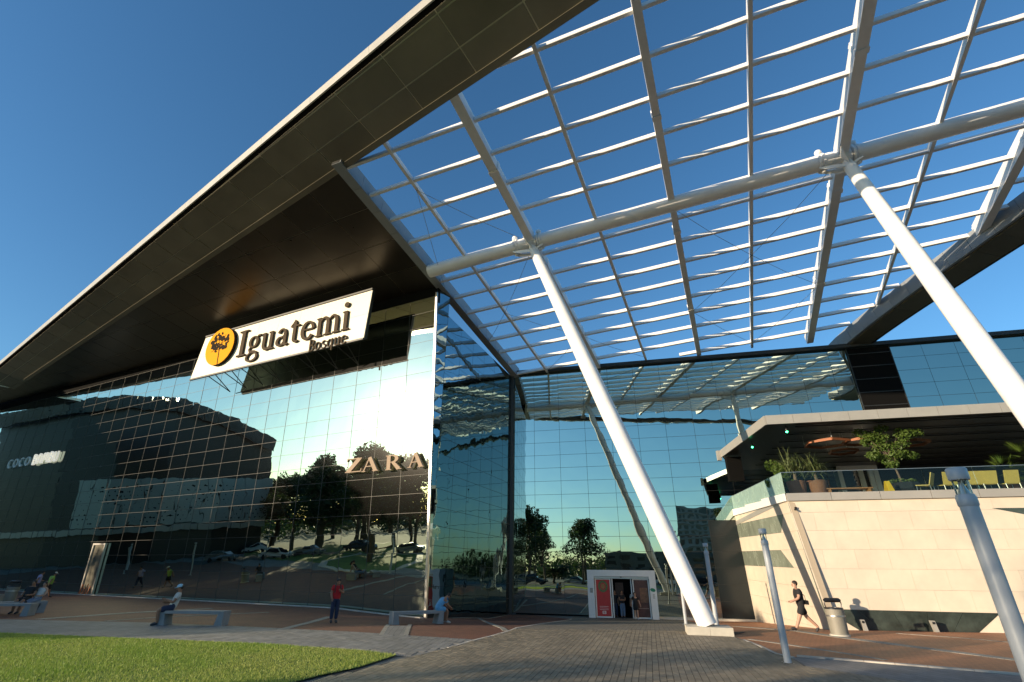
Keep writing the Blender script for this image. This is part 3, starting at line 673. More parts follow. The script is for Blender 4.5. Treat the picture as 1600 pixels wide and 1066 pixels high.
# bracing cables
def cable(a, b):
    mb = MB(); m_ = (a+b)/2-ZV*.12; mb.tube([a-pl, m_-pl, b-pl], .014, 5); link('bracing_cable', mb.mesh('bracing_cable'), M['greysteel'], perg)
for (s0, t0), (s1, t1) in (((3.2, -21.3), (7.5, TT)), ((3.2, -21.3), (0.2, -12.2)), ((15.8, TT+.4), (19.8, -9.3)), ((23.8, TT+.3), (19.8, -9.3)), ((19.8, -9.3), (15.8, -4.5)), ((19.8, -9.3), (24, -4.5)), ((24, -4.5), (19.8, 1.6)), ((15.8, -4.5), (19.8, 1.6)),
    ((7.4, TT+.4), (3.2, -9.3)), ((3.2, -9.3), (.3, -6)), ((3.2, -9.3), (7.5, -4.5)), ((7.5, -4.5), (3.2, 0)), ((7.5, -4.5), (11.5, 0.6))):
    cable(PW(s0, t0, -.2), PW(s1, t1, -.2))

# ================================================================== CURVED CANOPY (right)
ring = thing('curved_canopy', 'dark curved canopy edge sweeping down to the right behind the white lattice', 'roof', tuple(PW(*ringc[0])))
rl = np.array(ring.location)
_t = [c[1] for c in ringc]+[-19, -23]; _s = [c[0] for c in ringc]+[38.2, 38.9]; _pf = np.polyfit(_t, _s, 3)
pts = [np.array([np.polyval(_pf, t_), t_]) for t_ in np.linspace(ringc[0][1]+.6, -23, 13)]
sm = []
for i in range(len(pts)-1):
    p0 = pts[max(0, i-1)]; p1 = pts[i]; p2 = pts[i+1]; p3 = pts[min(len(pts)-1, i+2)]
    for k in range(2):
        u = k/2; sm.append(.5*((2*p1)+(-p0+p2)*u+(2*p0-5*p1+4*p2-p3)*u*u+(-p0+3*p1-3*p2+p3)*u**3))
sm.append(pts[-1]); nn = []
for i in range(len(sm)):
    d = sm[min(i+1, len(sm)-1)]-sm[max(0, i-1)]; d = d/np.linalg.norm(d); nn.append(np.array([-d[1], d[0]])*-1)
if nn[4][0] < 0: nn = [-x for x in nn]
for i in range(len(sm)-1):
    a, b = PW(*sm[i]), PW(*sm[i+1]); na = qs*nn[i][0]+rD*nn[i][1]; nb = qs*nn[i+1][0]+rD*nn[i+1][1]
    na[2] = 0; nb[2] = 0; dd = unit(b-a)*.008; a = a+dd-rl; b = b-dd-rl
    def seg(nm, qa, qb, th, m):
        mb = MB(); mb.prism([a+q for q in qa]+[b+q for q in qb[::-1]], th); link(nm, mb.mesh(nm), m, ring)
    wa_ = 1.5+1.7*i/len(sm); w_ = wa_; wb_ = 1.5+1.7*(i+1)/len(sm)
    mb = MB()
    mb.faces([a+ZV*.12, a-ZV*.85+na*.15, b-ZV*.85+nb*.15, b+ZV*.12, a+ZV*.12+na*.2, a-ZV*.85+na*.35, b-ZV*.85+nb*.35, b+ZV*.12+nb*.2], [(0, 1, 2, 3), (4, 7, 6, 5), (0, 4, 5, 1), (3, 2, 6, 7), (0, 3, 7, 4), (1, 5, 6, 2)])
    link('fascia_panel', mb.mesh('fascia_panel'), M['greysteel'], ring)
    mb = MB(); z0, z1 = -.93, -1.05
    mb.faces([a+ZV*z0+na*.42, a+ZV*z1+na*w_, b+ZV*z1+nb*wb_, b+ZV*z0+nb*.42, a+ZV*(z0+.9)+na*.42, a+ZV*(z1+.5)+na*w_, b+ZV*(z1+.5)+nb*wb_, b+ZV*(z0+.9)+nb*.42], [(0, 1, 2, 3), (4, 7, 6, 5), (0, 4, 5, 1), (3, 2, 6, 7), (0, 3, 7, 4), (1, 5, 6, 2)])
    link('soffit_panel', mb.mesh('soffit_panel'), M['soffit'], ring)
    mb = MB(); mb.prism([a-ZV*1.06+na*(w_+.0), b-ZV*1.06+nb*wb_, b-ZV*1.06+nb*(wb_+.18), a-ZV*1.06+na*(w_+.18)], ZV*.62); link('edge_trim', mb.mesh('edge_trim'), M['darkmet'], ring)
# ================================================================== TERRACE BUILDING (right)
TA = np.array([13.0, 23.95, 0.])
def W(a, z, o=0.0): return TA+dR*a+ZV*z+nR*o
def Wab(x, y, o=0.0):
    P = onpl(x, y, TA+nR*o, nR)-TA; return P@dR, P[2]
terr = thing('terrace_building', 'cream limestone terrace building with a glass railed balcony on the right', 'building', tuple(W(0, 0)))
tloc = np.array(terr.location)
A_WALL = 24.0
c0x = Wab(1298, 984)[0]; zb = -.45
c_at = lambda z: c0x+(0-c0x)*(z+.1)/(5.11+.1)      # the slanting left edge of the front wall
zr = [.67+.785*k for k in range(0, 6)]+[5.11]
def stone_row(z0, z1, x0f, x1, sw, ph, m=None):
    a = c_at(z0); k = 0; xs = [x0f]
    x = ph
    while x < x1:
        if x > min(c_at(z0), c_at(z1))+.35: xs.append(x)
        x += sw
    xs.append(x1)
    for p, q in zip(xs[:-1], xs[1:]):
        g = .0032
        if p is x0f: pts = [W(c_at(z0)+g, z0+g), W(q-g, z0+g), W(q-g, z1-g), W(c_at(z1)+g, z1-g)]
        else: pts = [W(p+g, z0+g), W(q-g, z0+g), W(q-g, z1-g), W(p+g, z1-g)]
        dz = nR*random.uniform(-.0015, .0015)
        mb = MB(); mb.prism([v-tloc+dz for v in pts], -nR*.05); link('stone', mb.mesh('stone'), m or M['stone'], terr)
for i, (z0, z1) in enumerate(zip(zr[:-1], zr[1:])):
    stone_row(z0, z1, 'crease', A_WALL, 1.28, (.35 if i % 2 else .98))
# base course: cream, green granite trapezium, cream
bl0, bl1 = Wab(1344, 984)[0], Wab(1273, 951)[0]; br1, br0 = Wab(1561, 954)[0], Wab(1525, 986)[0]
bl1 = max(bl1, c_at(.67)+.02)
zt = .665
def bpoly(pts, m, nm='stone'):
    mb = MB(); mb.prism([W(a, z)-tloc for a, z in pts], -nR*.05); link(nm, mb.mesh(nm), m, terr)
bpoly([(c_at(zb), zb), (bl0-.01, zb), (bl0-.01, -.1), (bl1-.01, zt-.005), (c_at(zt)+.005, zt-.005)], M['stone'])
n_ = 5
for k in range(n_):
    f = lambda u, e0, e1: e0+(e1-e0)*u
    bpoly([(f(k/n_, bl0, br0)+.006, zb), (f((k+1)/n_, bl0, br0)-.006, zb), (f((k+1)/n_, bl0, br0)-.006, -.1), (f((k+1)/n_, bl1, br1)-.006, zt-.005), (f(k/n_, bl1, br1)+.006, zt-.005), (f(k/n_, bl0, br0)+.006, -.1)], M['granite'], 'granite_slab')
bpoly([(br0+.01, zb), (A_WALL, zb), (A_WALL, zt-.005), (br1+.01, zt-.005), (br0+.01, -.1)], M['stone'])
tx = Wab(1553, 804)[0]
mb = MB(); mb.prism([W(a, z, .004)-tloc for a, z in ((tx, 4.66), (tx+7, 4.62), (tx+7, 2.9))], -nR*.02); link('granite_slab', mb.mesh('granite_slab'), M['granite'], terr)
mb = MB(); mb.prism([W(a, z, -.051)-tloc for a, z in ((c_at(zb), zb), (A_WALL, zb), (A_WALL, 5.1), (.05, 5.1))], -nR*.25); link('wall_core', mb.mesh('wall_core'), M['joint'], terr)
# leaning side facet
f_T1 = W(0, 5.11); f_B1 = W(c0x, -.1, .26); RISE = .64; f_T2 = onpl(1148, 806, DP+nR*.05, nR)*[1, 1, 0]+ZV*5.11; f_B2 = onpl(1180, 968, DP+nR*.05, nR)
def Fm(u, z, o=0.0):
    f = (z+.1)/(5.21); fr_ = f_B1+(f_T1-f_B1)*f; bk_ = np.array([*(f_B2+(f_T2-f_B2)*f)[:2], z]); fr_ = np.array([*fr_[:2], z])
    p = fr_+(bk_-fr_)*u; t = bk_-fr_; nrm = unit([-t[1], t[0], 0]); p = p+ZV*RISE*u*max(0, f); return p+nrm*o
def facet(u0, u1, z0, z1, m, us0=None, us1=None):
    us0 = u0 if us0 is None else us0; us1 = u1 if us1 is None else us1
    q = [Fm(u0, z0), Fm(u1, z0), Fm(us1, z1), Fm(us0, z1)]; r_ = [Fm(u0, z0, -.05), Fm(u1, z0, -.05), Fm(us1, z1, -.05), Fm(us0, z1, -.05)]
    mb = MB(); mb.faces([p-tloc for p in q+r_], [(0, 1, 2, 3), (7, 6, 5, 4), (0, 4, 5, 1), (1, 5, 6, 2), (2, 6, 7, 3), (3, 7, 4, 0)]); link('slate_slab' if m is M['slate'] else 'stone', mb.mesh('stone'), m, terr)
rows = [-1.0, -.15]+zr
for i, (z0, z1) in enumerate(zip(rows[:-1], rows[1:])):
    g = .004; a, b = z0+g, z1-g
    if i == 4: facet(.0, .18-g*.2, a, b, M['stone'], 0, .28); facet(.18, .55, a, b, M['slate'], .282, .55); facet(.551, .998, a, b, M['slate']); continue
    if i == 6: facet(.0, .20, a, b, M['stone'], 0, .10); facet(.202, .6, a, b, M['slate'], .102, .6); facet(.601, .998, a, b, M['slate']); continue
    sh = .12 if i % 2 else 0
    us = [0, .25+sh, .5+sh, .75+sh*.6, 1.0]
    for p, q in zip(us[:-1], us[1:]): facet(p+.001, q-.001, a, b, M['stone'])
mb = MB(); q = [Fm(0, -1, -.052), Fm(1, -1, -.052), Fm(1, 5.08, -.052), Fm(0, 5.08, -.052)]; r_ = [Fm(0, -1, -.3), Fm(1, -1, -.3), Fm(1, 5.1, -.3), Fm(0, 5.1, -.3)]
mb.faces([p-tloc for p in q+r_], [(0, 1, 2, 3), (7, 6, 5, 4), (0, 4, 5, 1), (1, 5, 6, 2), (2, 6, 7, 3), (3, 7, 4, 0)]); link('wall_core', mb.mesh('wall_core'), M['joint'], terr)
# end face where the facet stands proud of the front wall
mb = MB(); mb.faces([p-tloc for p in (f_B1-ZV*.4, W(c0x+.02, -.5), W(.02, 5.1), f_T1)], [(0, 1, 2, 3)]); link('corner_return', mb.mesh('corner_return'), M['slate'], terr)
# balcony slab: fascia panels, floor
E0 = f_T1*[1, 1, 0]; E1 = f_T2*[1, 1, 0]; sideD = unit(E1-E0); sideN = np.array([-sideD[1], sideD[0], 0]); SIDEL = np.linalg.norm(E1-E0)
seam = [Wab(x, 777)[0] for x in (1298, 1375, 1455, 1530)]; 
xs = [0]+seam; 
while xs[-1] < A_WALL: xs.append(xs[-1]+2.0)
for p, q in zip(xs[:-1], xs[1:]):
    mb = MB(); mb.prism([W(p+.01, z, .10)-tloc for z in (5.11,)]+[W(q-.01, 5.11, .10)-tloc, W(q-.01, 5.45, .10)-tloc, W(p+.01, 5.45, .10)-tloc], -nR*.08); link('fascia_panel', mb.mesh('fascia_panel'), M['slab'], terr)
for k in range(3):
    p = E0+sideD*(SIDEL*k/3+.01)+ZV*RISE*k/3; q = E0+sideD*(SIDEL*(k+1)/3-.01)+ZV*RISE*(k+1)/3
    mb = MB(); mb.prism([p+ZV*5.11+sideN*.1-tloc, q+ZV*5.11+sideN*.1-tloc, q+ZV*5.55+sideN*.1-tloc, p+ZV*5.45+sideN*.1-tloc], -sideN*.08); link('fascia_panel', mb.mesh('fascia_panel'), M['white'], terr)  # whiter than the front fascia: sun on this side put into the colour
mb = MB(); bk = Rr(17.3, 0, .05)*[1, 1, 0]; br_ = Rr(45, 0, .05)*[1, 1, 0]
mb.prism([p+ZV*5.12-tloc for p in (E0, W(A_WALL, 0, 0), br_, bk, E1)], ZV*.26); link('balcony_floor', mb.mesh('balcony_floor'), M['slab'], terr)
# glass balustrade
bal = thing('glass_balustrade', 'frameless glass balustrade along the balcony edge of the cream building', 'balustrade', tuple(W(0, 5.4)))
bo = np.array(bal.location); 
gx = [0]; 
while gx[-1] < A_WALL-1: gx.append(gx[-1]+1.95)
for p, q in zip(gx[:-1], gx[1:]):
    mb = MB(); mb.prism([v-bo for v in (W(p+.015, 5.40, 0), W(q-.015, 5.40, 0), W(q-.015, 6.42, 0), W(p+.015, 6.42, 0))], -nR*.018); link('glass_pane', mb.mesh('glass_pane'), M['balus'], bal)
for k in range(6):
    p = E0+sideD*(SIDEL*k/6+.015)+ZV*RISE*k/6; q = E0+sideD*(SIDEL*(k+1)/6-.015)+ZV*RISE*(k+1)/6
    mb = MB(); mb.prism([v-bo for v in (p+ZV*5.46, q+ZV*5.46, q+ZV*6.42, p+ZV*6.42)], sideN*.018); o = link('glass_pane', mb.mesh('glass_pane'), M['balusg'], bal)
mb = MB(); mb.beam(W(0, 6.43, -.01)-bo, W(gx[-1], 6.43, -.01)-bo, .03, .02); link('top_rail', mb.mesh('top_rail'), M['silver'], bal)
mb = MB(); mb.beam(E0+ZV*6.43-bo, E1+ZV*(6.43+RISE)-bo, .03, .02); link('top_rail', mb.mesh('top_rail'), M['silver'], bal)
# balcony roof
R1 = atz(1195, 650, 9.3); R2 = atz(1126, 704, 9.3); rfD = unit(R2-R1)
broof = thing('balcony_roof', 'flat roof with pale angled fascia over the dark planted balcony', 'roof', tuple(R1))
ro = np.array(broof.location)
Rq = R1+dR*26; mb = MB(); bk2 = Rr(17.0, 9.0, .05); bk3 = Rr(46, 9.0, .05); bk2[2] = bk3[2] = 9.3
R2b = R2+rfD*2.2
z0 = 8.86
outl = [R1, Rq, bk3, bk2, R2]
mb.prism([np.array([p[0], p[1], 8.92])-ro for p in outl], ZV*.34); link('roof_slab', mb.mesh('roof_slab'), M['blackp'], broof)
xs = [0]
while xs[-1] < 25: xs.append(xs[-1]+1.25)
for p, q in zip(xs[:-1], xs[1:]):
    mb = MB(); mb.prism([R1+dR*(p+.006)-ZV*.46-ro, R1+dR*(q-.006)-ZV*.46-ro, R1+dR*(q-.006)-ro, R1+dR*(p+.006)-ro], nR*.06); link('fascia_panel', mb.mesh('fascia_panel'), M['fascia'], broof)
n_ = 6; LL = np.linalg.norm(R2-R1); sN = unit([-rfD[1], rfD[0], 0])
for k in range(n_):
    p, q = R1+rfD*(LL*k/n_+.006), R1+rfD*(LL*(k+1)/n_-.006)
    mb = MB(); mb.prism([p-ZV*.46-ro, q-ZV*.46-ro, q-ro, p-ro], sN*.06); link('fascia_panel', mb.mesh('fascia_panel'), M['fascia'], broof)
mb = MB(); mb.prism([R2-ZV*.62-ro, R2-ZV*.62+sN*.25-ro, R2+sN*.25-ro, R2-ro], rfD*.25); link('fascia_end', mb.mesh('fascia_end'), M['fascia'], broof)
mb = MB(); hb = R2-sN*.6-rfD*.2; mb.box(hb-ZV*1.25-ro, rfD*.2, sN*.45, ZV*.75); link('drop_panel', mb.mesh('drop_panel'), M['black'], broof)
for k in range(7):       # ceiling battens in the dark
    y0 = R1-nR*(.8+1.7*k)-ZV*.44; mb = MB(); mb.beam(y0+dR*1.5-ro, y0+dR*24-ro, .07, .05); link('ceiling_batten', mb.mesh('ceiling_batten'), M['darkmet'], broof)
# added black sheet painting the dark ceiling's reflection behind the balcony
mb = MB(); mb.prism([Rr(24.0, 6.9, .06), Rr(46, 6.9, .06), Rr(46, 8.9, .06), Rr(24.0, 8.9, .06)], nR*.1); bw = put('painted_reflection', mb, M['blackp']); tag(bw, 'black sheet standing in for the dark ceiling mirrored above the balcony doors', 'painted_reflection')
# green spotlights
for k, (x, y) in enumerate(((1229, 673), (1175, 697))):
    P = atz(x, y, 8.62); t = thing('spotlight', ('small green lit spotlight under the balcony roof, nearer the front corner' if k == 0 else 'small green lit spotlight under the balcony roof, nearer the drop panel'), 'spotlight', tuple(P), 'green spotlights under the balcony roof')
    mb = MB(); mb.lathe((0, 0, -.04), [(.05, 0), (.06, .06), (.06, .2), (.03, .22), (.03, .3)], 10); link('housing', mb.mesh('housing', True), M['blackp'], t)
    mb = MB(); mb.ball((0, 0, -.06), .05, 8, 5); link('lens', mb.mesh('lens'), mat('green_lamp', (.02, .6, .2), .3, emit=(.05, 1, .35), es=14), t)
# wall camera
P = W(.28, 4.75, .06); t = thing('security_camera', 'tiny dark security camera under the balcony corner', 'camera', tuple(P)); mb = MB(); mb.box((0, 0, .05), (.03, 0, 0), (0, .05, 0), (0, 0, .04)); link('bracket', mb.mesh('bracket'), M['blackp'], t)
mb = MB(); mb.tube([(-.02, .02, 0), (-.12, -.14, -.05)], .04, 8); link('camera_body', mb.mesh('camera_body', True), M['blackp'], t)
# uplights at the wall foot
for k, x in enumerate((1347, 1455)):
    a = Wab(x, 984)[0]; zg = gz(*W(a, 0)[:2])
    t = thing('wall_uplight', ('slim white uplight leaning at the granite wall foot, beside the bin' if k == 0 else 'slim white uplight leaning at the granite wall foot, far from the bin'), 'uplight', tuple(W(a, zg, .35)), 'uplights along the granite wall foot')
    o_ = W(a, zg, .35)
    mb = MB(); mb.prism([v-o_ for v in (W(a-.06, zg, .48), W(a+.08, zg, .48), W(a+.08, zg, .30), W(a-.06, zg, .30))], ZV*.42+dR*-.06); link('housing', mb.mesh('housing'), M['fascia'], t)
    mb = MB(); mb.prism([v-o_ for v in (W(a-.09, zg+.30, .482), W(a-.0, zg+.30, .482), W(a-.0, zg+.38, .482), W(a-.09, zg+.38, .482))], nR*.012); link('lens', mb.mesh('lens'), M['blackp'], t)

# ------------------------------------------------------------------ leaf helpers
def leafball(mb, c, r, n, ls, sc=(1, 1, .8), flat=0.0, hollow=.45):
    for _ in range(n):
        v = rng.normal(size=3); v /= np.linalg.norm(v); rr = r*(hollow+(1-hollow)*random.random()**.5)
        p = np.array(c)+v*rr*np.array(sc); d1 = rng.normal(size=3); d1 = unit(d1); d2 = unit(np.cross(d1, rng.normal(size=3))); s = ls*(.6+.8*random.random())
        t = min(1, max(0, .25+.45*random.random()+.25*v[2]))
        mb.poly([p-d1*s, p+d2*s*.45, p+d1*s, p-d2*s*.45], t)
def blade(mb, base, d, ln, w_, droop, t, seg=5):
    d = unit(d); side = unit(np.cross(d, ZV)+1e-6); p = np.array(base, float); prev = None
    for k in range(seg+1):
        u = k/seg; ww = w_*(1-u)**.7+.002; q = (p-side*ww, p+side*ww)
        if prev: mb.poly([prev[0], prev[1], q[1], q[0]], t)
        prev = q; p = p+d*ln/seg; d = unit(d-ZV*droop/seg)
def inside_at(x, y, o): P = onpl(x, y, TA+nR*o, nR); return P
# potted yuccas
for k, (x, hgt, nb) in enumerate(((1245, 1.9, 150), (1278, 1.5, 150))):
    a = Wab(x, 760, -1.3)[0]; base = W(a, 5.38, -1.3); t = thing('potted_yucca', ('spiky yucca in a brown pot, tallest, behind the balcony corner' if k == 0 else 'spiky yucca in a brown pot, shorter one to the right of the tallest'), 'potted plant', tuple(base), 'potted yuccas on the balcony')
    mb = MB(); mb.lathe((0, 0, 0), [(.30, 0), (.42, .55), (.45, .8), (.41, .8), (.38, .72)], 18); link('pot', mb.mesh('pot', True), M['terracotta'], t)
    mb = MB(); mb.tube([(0, 0, .7), (.05, .02, 1.0+hgt*.25)], [.09, .06], 8); link('stem', mb.mesh('stem'), M['bark'], t)
    mb = MB()
    for i in range(nb):
        hd = (random.uniform(-.35, .35), random.uniform(-.3, .3), .95+hgt*.25*random.random()+.2)
        az = random.random()*6.28; el = random.uniform(-.1, 1.4); blade(mb, hd, (math.cos(az)*math.cos(el), math.sin(az)*math.cos(el), math.sin(el)), random.uniform(.6, 1.15)*(1.1 if k == 0 else .9), .022, random.uniform(.5, 1.8), random.random())
    link('leaves', mb.mesh('leaves', fix=False), M['leaf3'], t, kind='stuff')
def bush(name, label, cat, base, r, h, n, ls, m, group=None):
    t = thing(name, label, cat, tuple(base), group); mb = MB()
    for i in range(9):
        a = random.random()*6.28; mb.tube([(0, 0, 0), (math.cos(a)*r*.3, math.sin(a)*r*.3, h*.5), (math.cos(a)*r*.6, math.sin(a)*r*.6, h*.85)], [.025, .018, .008], 5)
    link('stems', mb.mesh('stems'), M['bark'], t); mb = MB()
    for i in range(14):
        c = (random.uniform(-r, r)*.7, random.uniform(-r, r)*.7, h*random.uniform(.25, .85)); leafball(mb, c, r*.5, n//14, ls)
    link('leaves', mb.mesh('leaves', fix=False), m, t, kind='stuff'); return t
P = E0+sideD*2.2-sideN*.8; bush('bamboo_bush', 'bright green bamboo bush at the left end of the balcony', 'bush', P+ZV*5.38, .75, 2.2, 3000, .07, M['leaf2'])
P = E0+sideD*4.4-sideN*.7; bush('bamboo_bush', 'small dark green bush at the far left tip of the balcony', 'bush', P+ZV*5.38, .6, 1.3, 1300, .06, M['leaf'])
# small tree in a black planter
a = Wab(1412, 760, -1.6)[0]; base = W(a, 5.38, -1.6); t = thing('planter_tree', 'slender bright green tree growing from a black planter on the balcony', 'tree', tuple(base))
mb = MB(); mb.lathe((0, 0, 0), [(.45, 0), (.62, .35), (.64, .62), (.58, .62)], 8); link('planter', mb.mesh('planter'), M['blackp'], t)
lean = onpl(1385, 700, TA-nR*1.6, nR)-base
tips = [onpl(x, y, TA-nR*1.6, nR)-base for x, y in ((1362, 678), (1380, 671), (1402, 679), (1420, 682), (1355, 693), (1370, 690), (1388, 700), (1410, 697), (1366, 712), (1384, 716), (1400, 714), (1424, 712), (1392, 724), (1345, 676), (1404, 705), (1376, 703), (1358, 686), (1381, 680), (1412, 686), (1427, 680), (1364, 710), (1392, 712), (1374, 697))]
mb = MB(); mb.tube([(0, 0, .5), np.array(lean)*.35+[0, 0, .3], lean*.75, lean], [.05, .045, .03, .02], 8)
for q in tips: mb.tube([lean*random.uniform(.55, .8), (lean*.8+q)/2, q], [.022, .014, .008], 5)
link('trunk', mb.mesh('trunk', True), M['bark'], t)
mb = MB()
for q in tips: leafball(mb, q+rng.normal(size=3)*.08, .30, 150, .075, (1.15, 1.1, .7), hollow=.2)
link('leaves', mb.mesh('leaves', fix=False), M['leaf2'], t, kind='stuff')
mb = MB()
for i in range(8): leafball(mb, (random.uniform(-.4, .4), random.uniform(-.4, .4), .68), .2, 60, .05)
link('underplanting', mb.mesh('underplanting', fix=False), M['leaf2'], t, kind='stuff')
# fan palms at the right
for k, (x, yy, sc) in enumerate(((1570, 728, 1.0), (1603, 705, 1.25))):
    P = onpl(x, yy, TA-nR*1.5, nR); base = W((P-TA)@dR, 5.38, -1.5); hgt = P[2]-5.38
    t = thing('fan_palm', ('low bright fan palm behind the balustrade beside the yellow chairs' if k == 0 else 'taller fan palm at the right end of the balcony view'), 'palm', tuple(base), 'fan palms on the balcony')
    mb = MB(); mb.lathe((0, 0, 0), [(.28, 0), (.4, .5), (.38, .5)], 14); link('pot', mb.mesh('pot', True), M['terracotta'], t)
    mb = MB(); mb.tube([(0, 0, .4), (0, 0, hgt*.8)], [.1, .07], 8); link('trunk', mb.mesh('trunk'), M['bark'], t); mb = MB()
    for i in range(22):
        az = random.random()*6.28; el = random.uniform(-.3, 1.2); d = np.array([math.cos(az)*math.cos(el), math.sin(az)*math.cos(el), math.sin(el)]); hub = np.array([0, 0, hgt*.75])+d*.45*sc
        sd = unit(np.cross(d, ZV)); t0 = random.random()
        for j in range(-6, 7):
            dd = unit(d*math.cos(j*.19)+sd*math.sin(j*.19)); blade(mb, hub, dd, .5*sc, .03, .5, t0, 3)
    link('leaves', mb.mesh('leaves', fix=False), M['leaf2'], t, kind='stuff')
# yellow sling chairs
def sling(base, rz, label):
    t = thing('lounge_chair', label, 'chair', tuple(base), 'yellow sling chairs on the balcony', rz)
    mb = MB(); mb.prism([(-.28, -.25, .40), (.28, -.25, .40), (.28, .25, .36), (-.28, .25, .36)], (0, 0, .03)); link('seat', mb.mesh('seat'), M['yellow'], t)
    mb = MB(); mb.prism([(-.28, .25, .38), (.28, .25, .38), (.28, .45, .92), (-.28, .45, .92)], (0, .03, 0)); link('backrest', mb.mesh('backrest'), M['yellow'], t)
    for sx in (-.26, .26):
        for sy in (-.22, .28):
            mb = MB(); mb.tube([(sx, sy, .38), (sx, sy*1.1, 0)], .015, 6); link('leg', mb.mesh('leg'), M['silver'], t)
    return t
cl_ = ['yellow sling chair set apart, leftmost, turned beside the planter tree', 'yellow sling chair just left of the tall grey lamp post head', 'yellow sling chair just right of the tall grey lamp post head', 'yellow sling chair, second to the right of the grey lamp post head', 'yellow sling chair next to the low fan palm']
for k, x in enumerate((1443, 1479, 1520, 1542, 1576)):
    a = Wab(x, 757, -.9)[0]; sling(W(a, 5.38, -.9), math.atan2(dR[1], dR[0])+math.pi+(.9 if k == 0 else random.uniform(-.15, .15)), cl_[k])
a = Wab(1325, 764, -1.2)[0]; t = thing('wooden_bench', 'long low warm wooden bench behind the balcony glass', 'bench', tuple(W(a, 5.38, -1.2)), rz=math.atan2(dR[1], dR[0]))
for k in range(3): mb = MB(); mb.abox(-1.0, 1.0, -.22+k*.15, -.09+k*.15, .36, .41); link('plank', mb.mesh('plank'), M['wood'], t)
for s_ in (-.85, .85): mb = MB(); mb.abox(s_-.05, s_+.05, -.2, .2, 0, .36); link('leg', mb.mesh('leg'), M['wood'], t)
a = Wab(1387, 758, -.7)[0]; t = thing('floor_sign', 'yellow folding wet floor sign standing on the balcony', 'floor sign', tuple(W(a, 5.38, -.7)))
for s_ in (-1, 1): mb = MB(); mb.prism([(-.15, s_*.2, 0), (.15, s_*.2, 0), (.1, s_*.02, .62), (-.1, s_*.02, .62)], (0, s_*.015, 0)); link('board', mb.mesh('board'), M['yellow2'], t)
# white door portal on the balcony
pa0, pa1 = [((onpl(x, 740, DP+nR*.3, nR)-G2)@dR) for x in (1309, 1372)]; pz = onpl(1340, 727, DP+nR*.3, nR)[2]
t = thing('door_portal', 'white framed glass door portal at the back of the balcony', 'door portal', tuple(Rr(pa0, 5.38, .3))); po = np.array(t.location)
def pbox(nm, a0, a1, z0, z1, m, o=.3, th=.12, par=None): mb = MB(); mb.prism([v-po for v in (Rr(a0, z0, o), Rr(a1, z0, o), Rr(a1, z1, o), Rr(a0, z1, o))], nR*th); return link(nm, mb.mesh(nm), m, par or t)
pbox('lintel', pa0, pa1, pz-.35, pz, M['white']); pbox('door_post', pa0, pa0+.25, 5.38, pz-.352, M['white']); pbox('door_post', pa0+1.25, pa0+1.55, 5.38, pz-.352, M['white'])
pbox('door_post', pa1-.65, pa1-.35, 5.38, pz-.352, M['white']); pbox('door_post', pa1-.3, pa1, 5.38, pz-.352, M['white'])
# rusty hexagonal pendant frames
hexl = [(1292, 693, 1.1, 'nearest the left'), (1344, 690, .85, 'behind the tree crown'), (1318, 706, .75, 'lowest and smallest of the cluster'), (1421, 693, .9, 'alone at the right of the tree')]
for x, y, r_, wh in hexl:
    P = atz(x, y, 8.3); t = thing('hexagon_pendant', 'rusty hexagonal pendant frame hanging under the balcony roof, '+wh, 'pendant frame', tuple(P), 'rusty hexagonal pendants over the balcony')
    for k in range(6):
        a0, a1 = k*math.pi/3+.2, (k+1)*math.pi/3+.2; p = np.array([math.cos(a0)*r_, math.sin(a0)*r_, 0]); q = np.array([math.cos(a1)*r_, math.sin(a1)*r_, 0]); mb = MB(); mb.beam(p*.99+q*.01, q*.99+p*.01, .05, .13); link('bar', mb.mesh('bar'), M['rust'], t)
    for k in (0, 2, 4): a0 = k*math.pi/3+.2; mb = MB(); mb.tube([(math.cos(a0)*r_, math.sin(a0)*r_, .08), (math.cos(a0)*r_, math.sin(a0)*r_, .6)], .007, 5); link('hanger_rod', mb.mesh('hanger_rod'), M['silver'], t)
# ================================================================== LETTERS
def ribbon(mb, pts, ws, F, depth, z0, closed=False):
    """variable width stroke in letter space (x, y) mapped by F(x, y, out) and extruded"""
    n = len(pts); L_, R_ = [], []
    for i in range(n):
        if closed: a, b = np.array(pts[i-1]), np.array(pts[(i+1) % n])
        else: a, b = np.array(pts[max(0, i-1)]), np.array(pts[min(n-1, i+1)])
        d = (b-a)/max(1e-6, np.linalg.norm(b-a)); q = np.array([-d[1], d[0]])*ws[i]/2; p = np.array(pts[i]); L_.append(p+q); R_.append(p-q)
    m = n if closed else n-1
    for i in range(m):
        j = (i+1) % n; quad = [L_[i], R_[i], R_[j], L_[j]]
        fr = [F(p[0], p[1], z0+depth) for p in quad]; bk = [F(p[0], p[1], z0) for p in quad]
        fs = [(0, 1, 2, 3), (7, 6, 5, 4), (0, 3, 7, 4), (1, 5, 6, 2)]
        if not closed and i == 0: fs.append((0, 4, 5, 1))
        if not closed and i == m-1: fs.append((3, 2, 6, 7))
        mb.faces(fr+bk, fs)
def arc(cx, cy, rx, ry, a0, a1, n=14): return [(cx+rx*math.cos(math.radians(a0+(a1-a0)*i/n)), cy+ry*math.sin(math.radians(a0+(a1-a0)*i/n))) for i in range(n+1)]
def arcw(a0, a1, thin, thick, n=14): return [thin+(thick-thin)*abs(math.cos(math.radians(a0+(a1-a0)*i/n)))**1.2 for i in range(n+1)]
def bar(x0, y0, x1, y1, w_): return ([(x0, y0), (x1, y1)], [w_, w_])
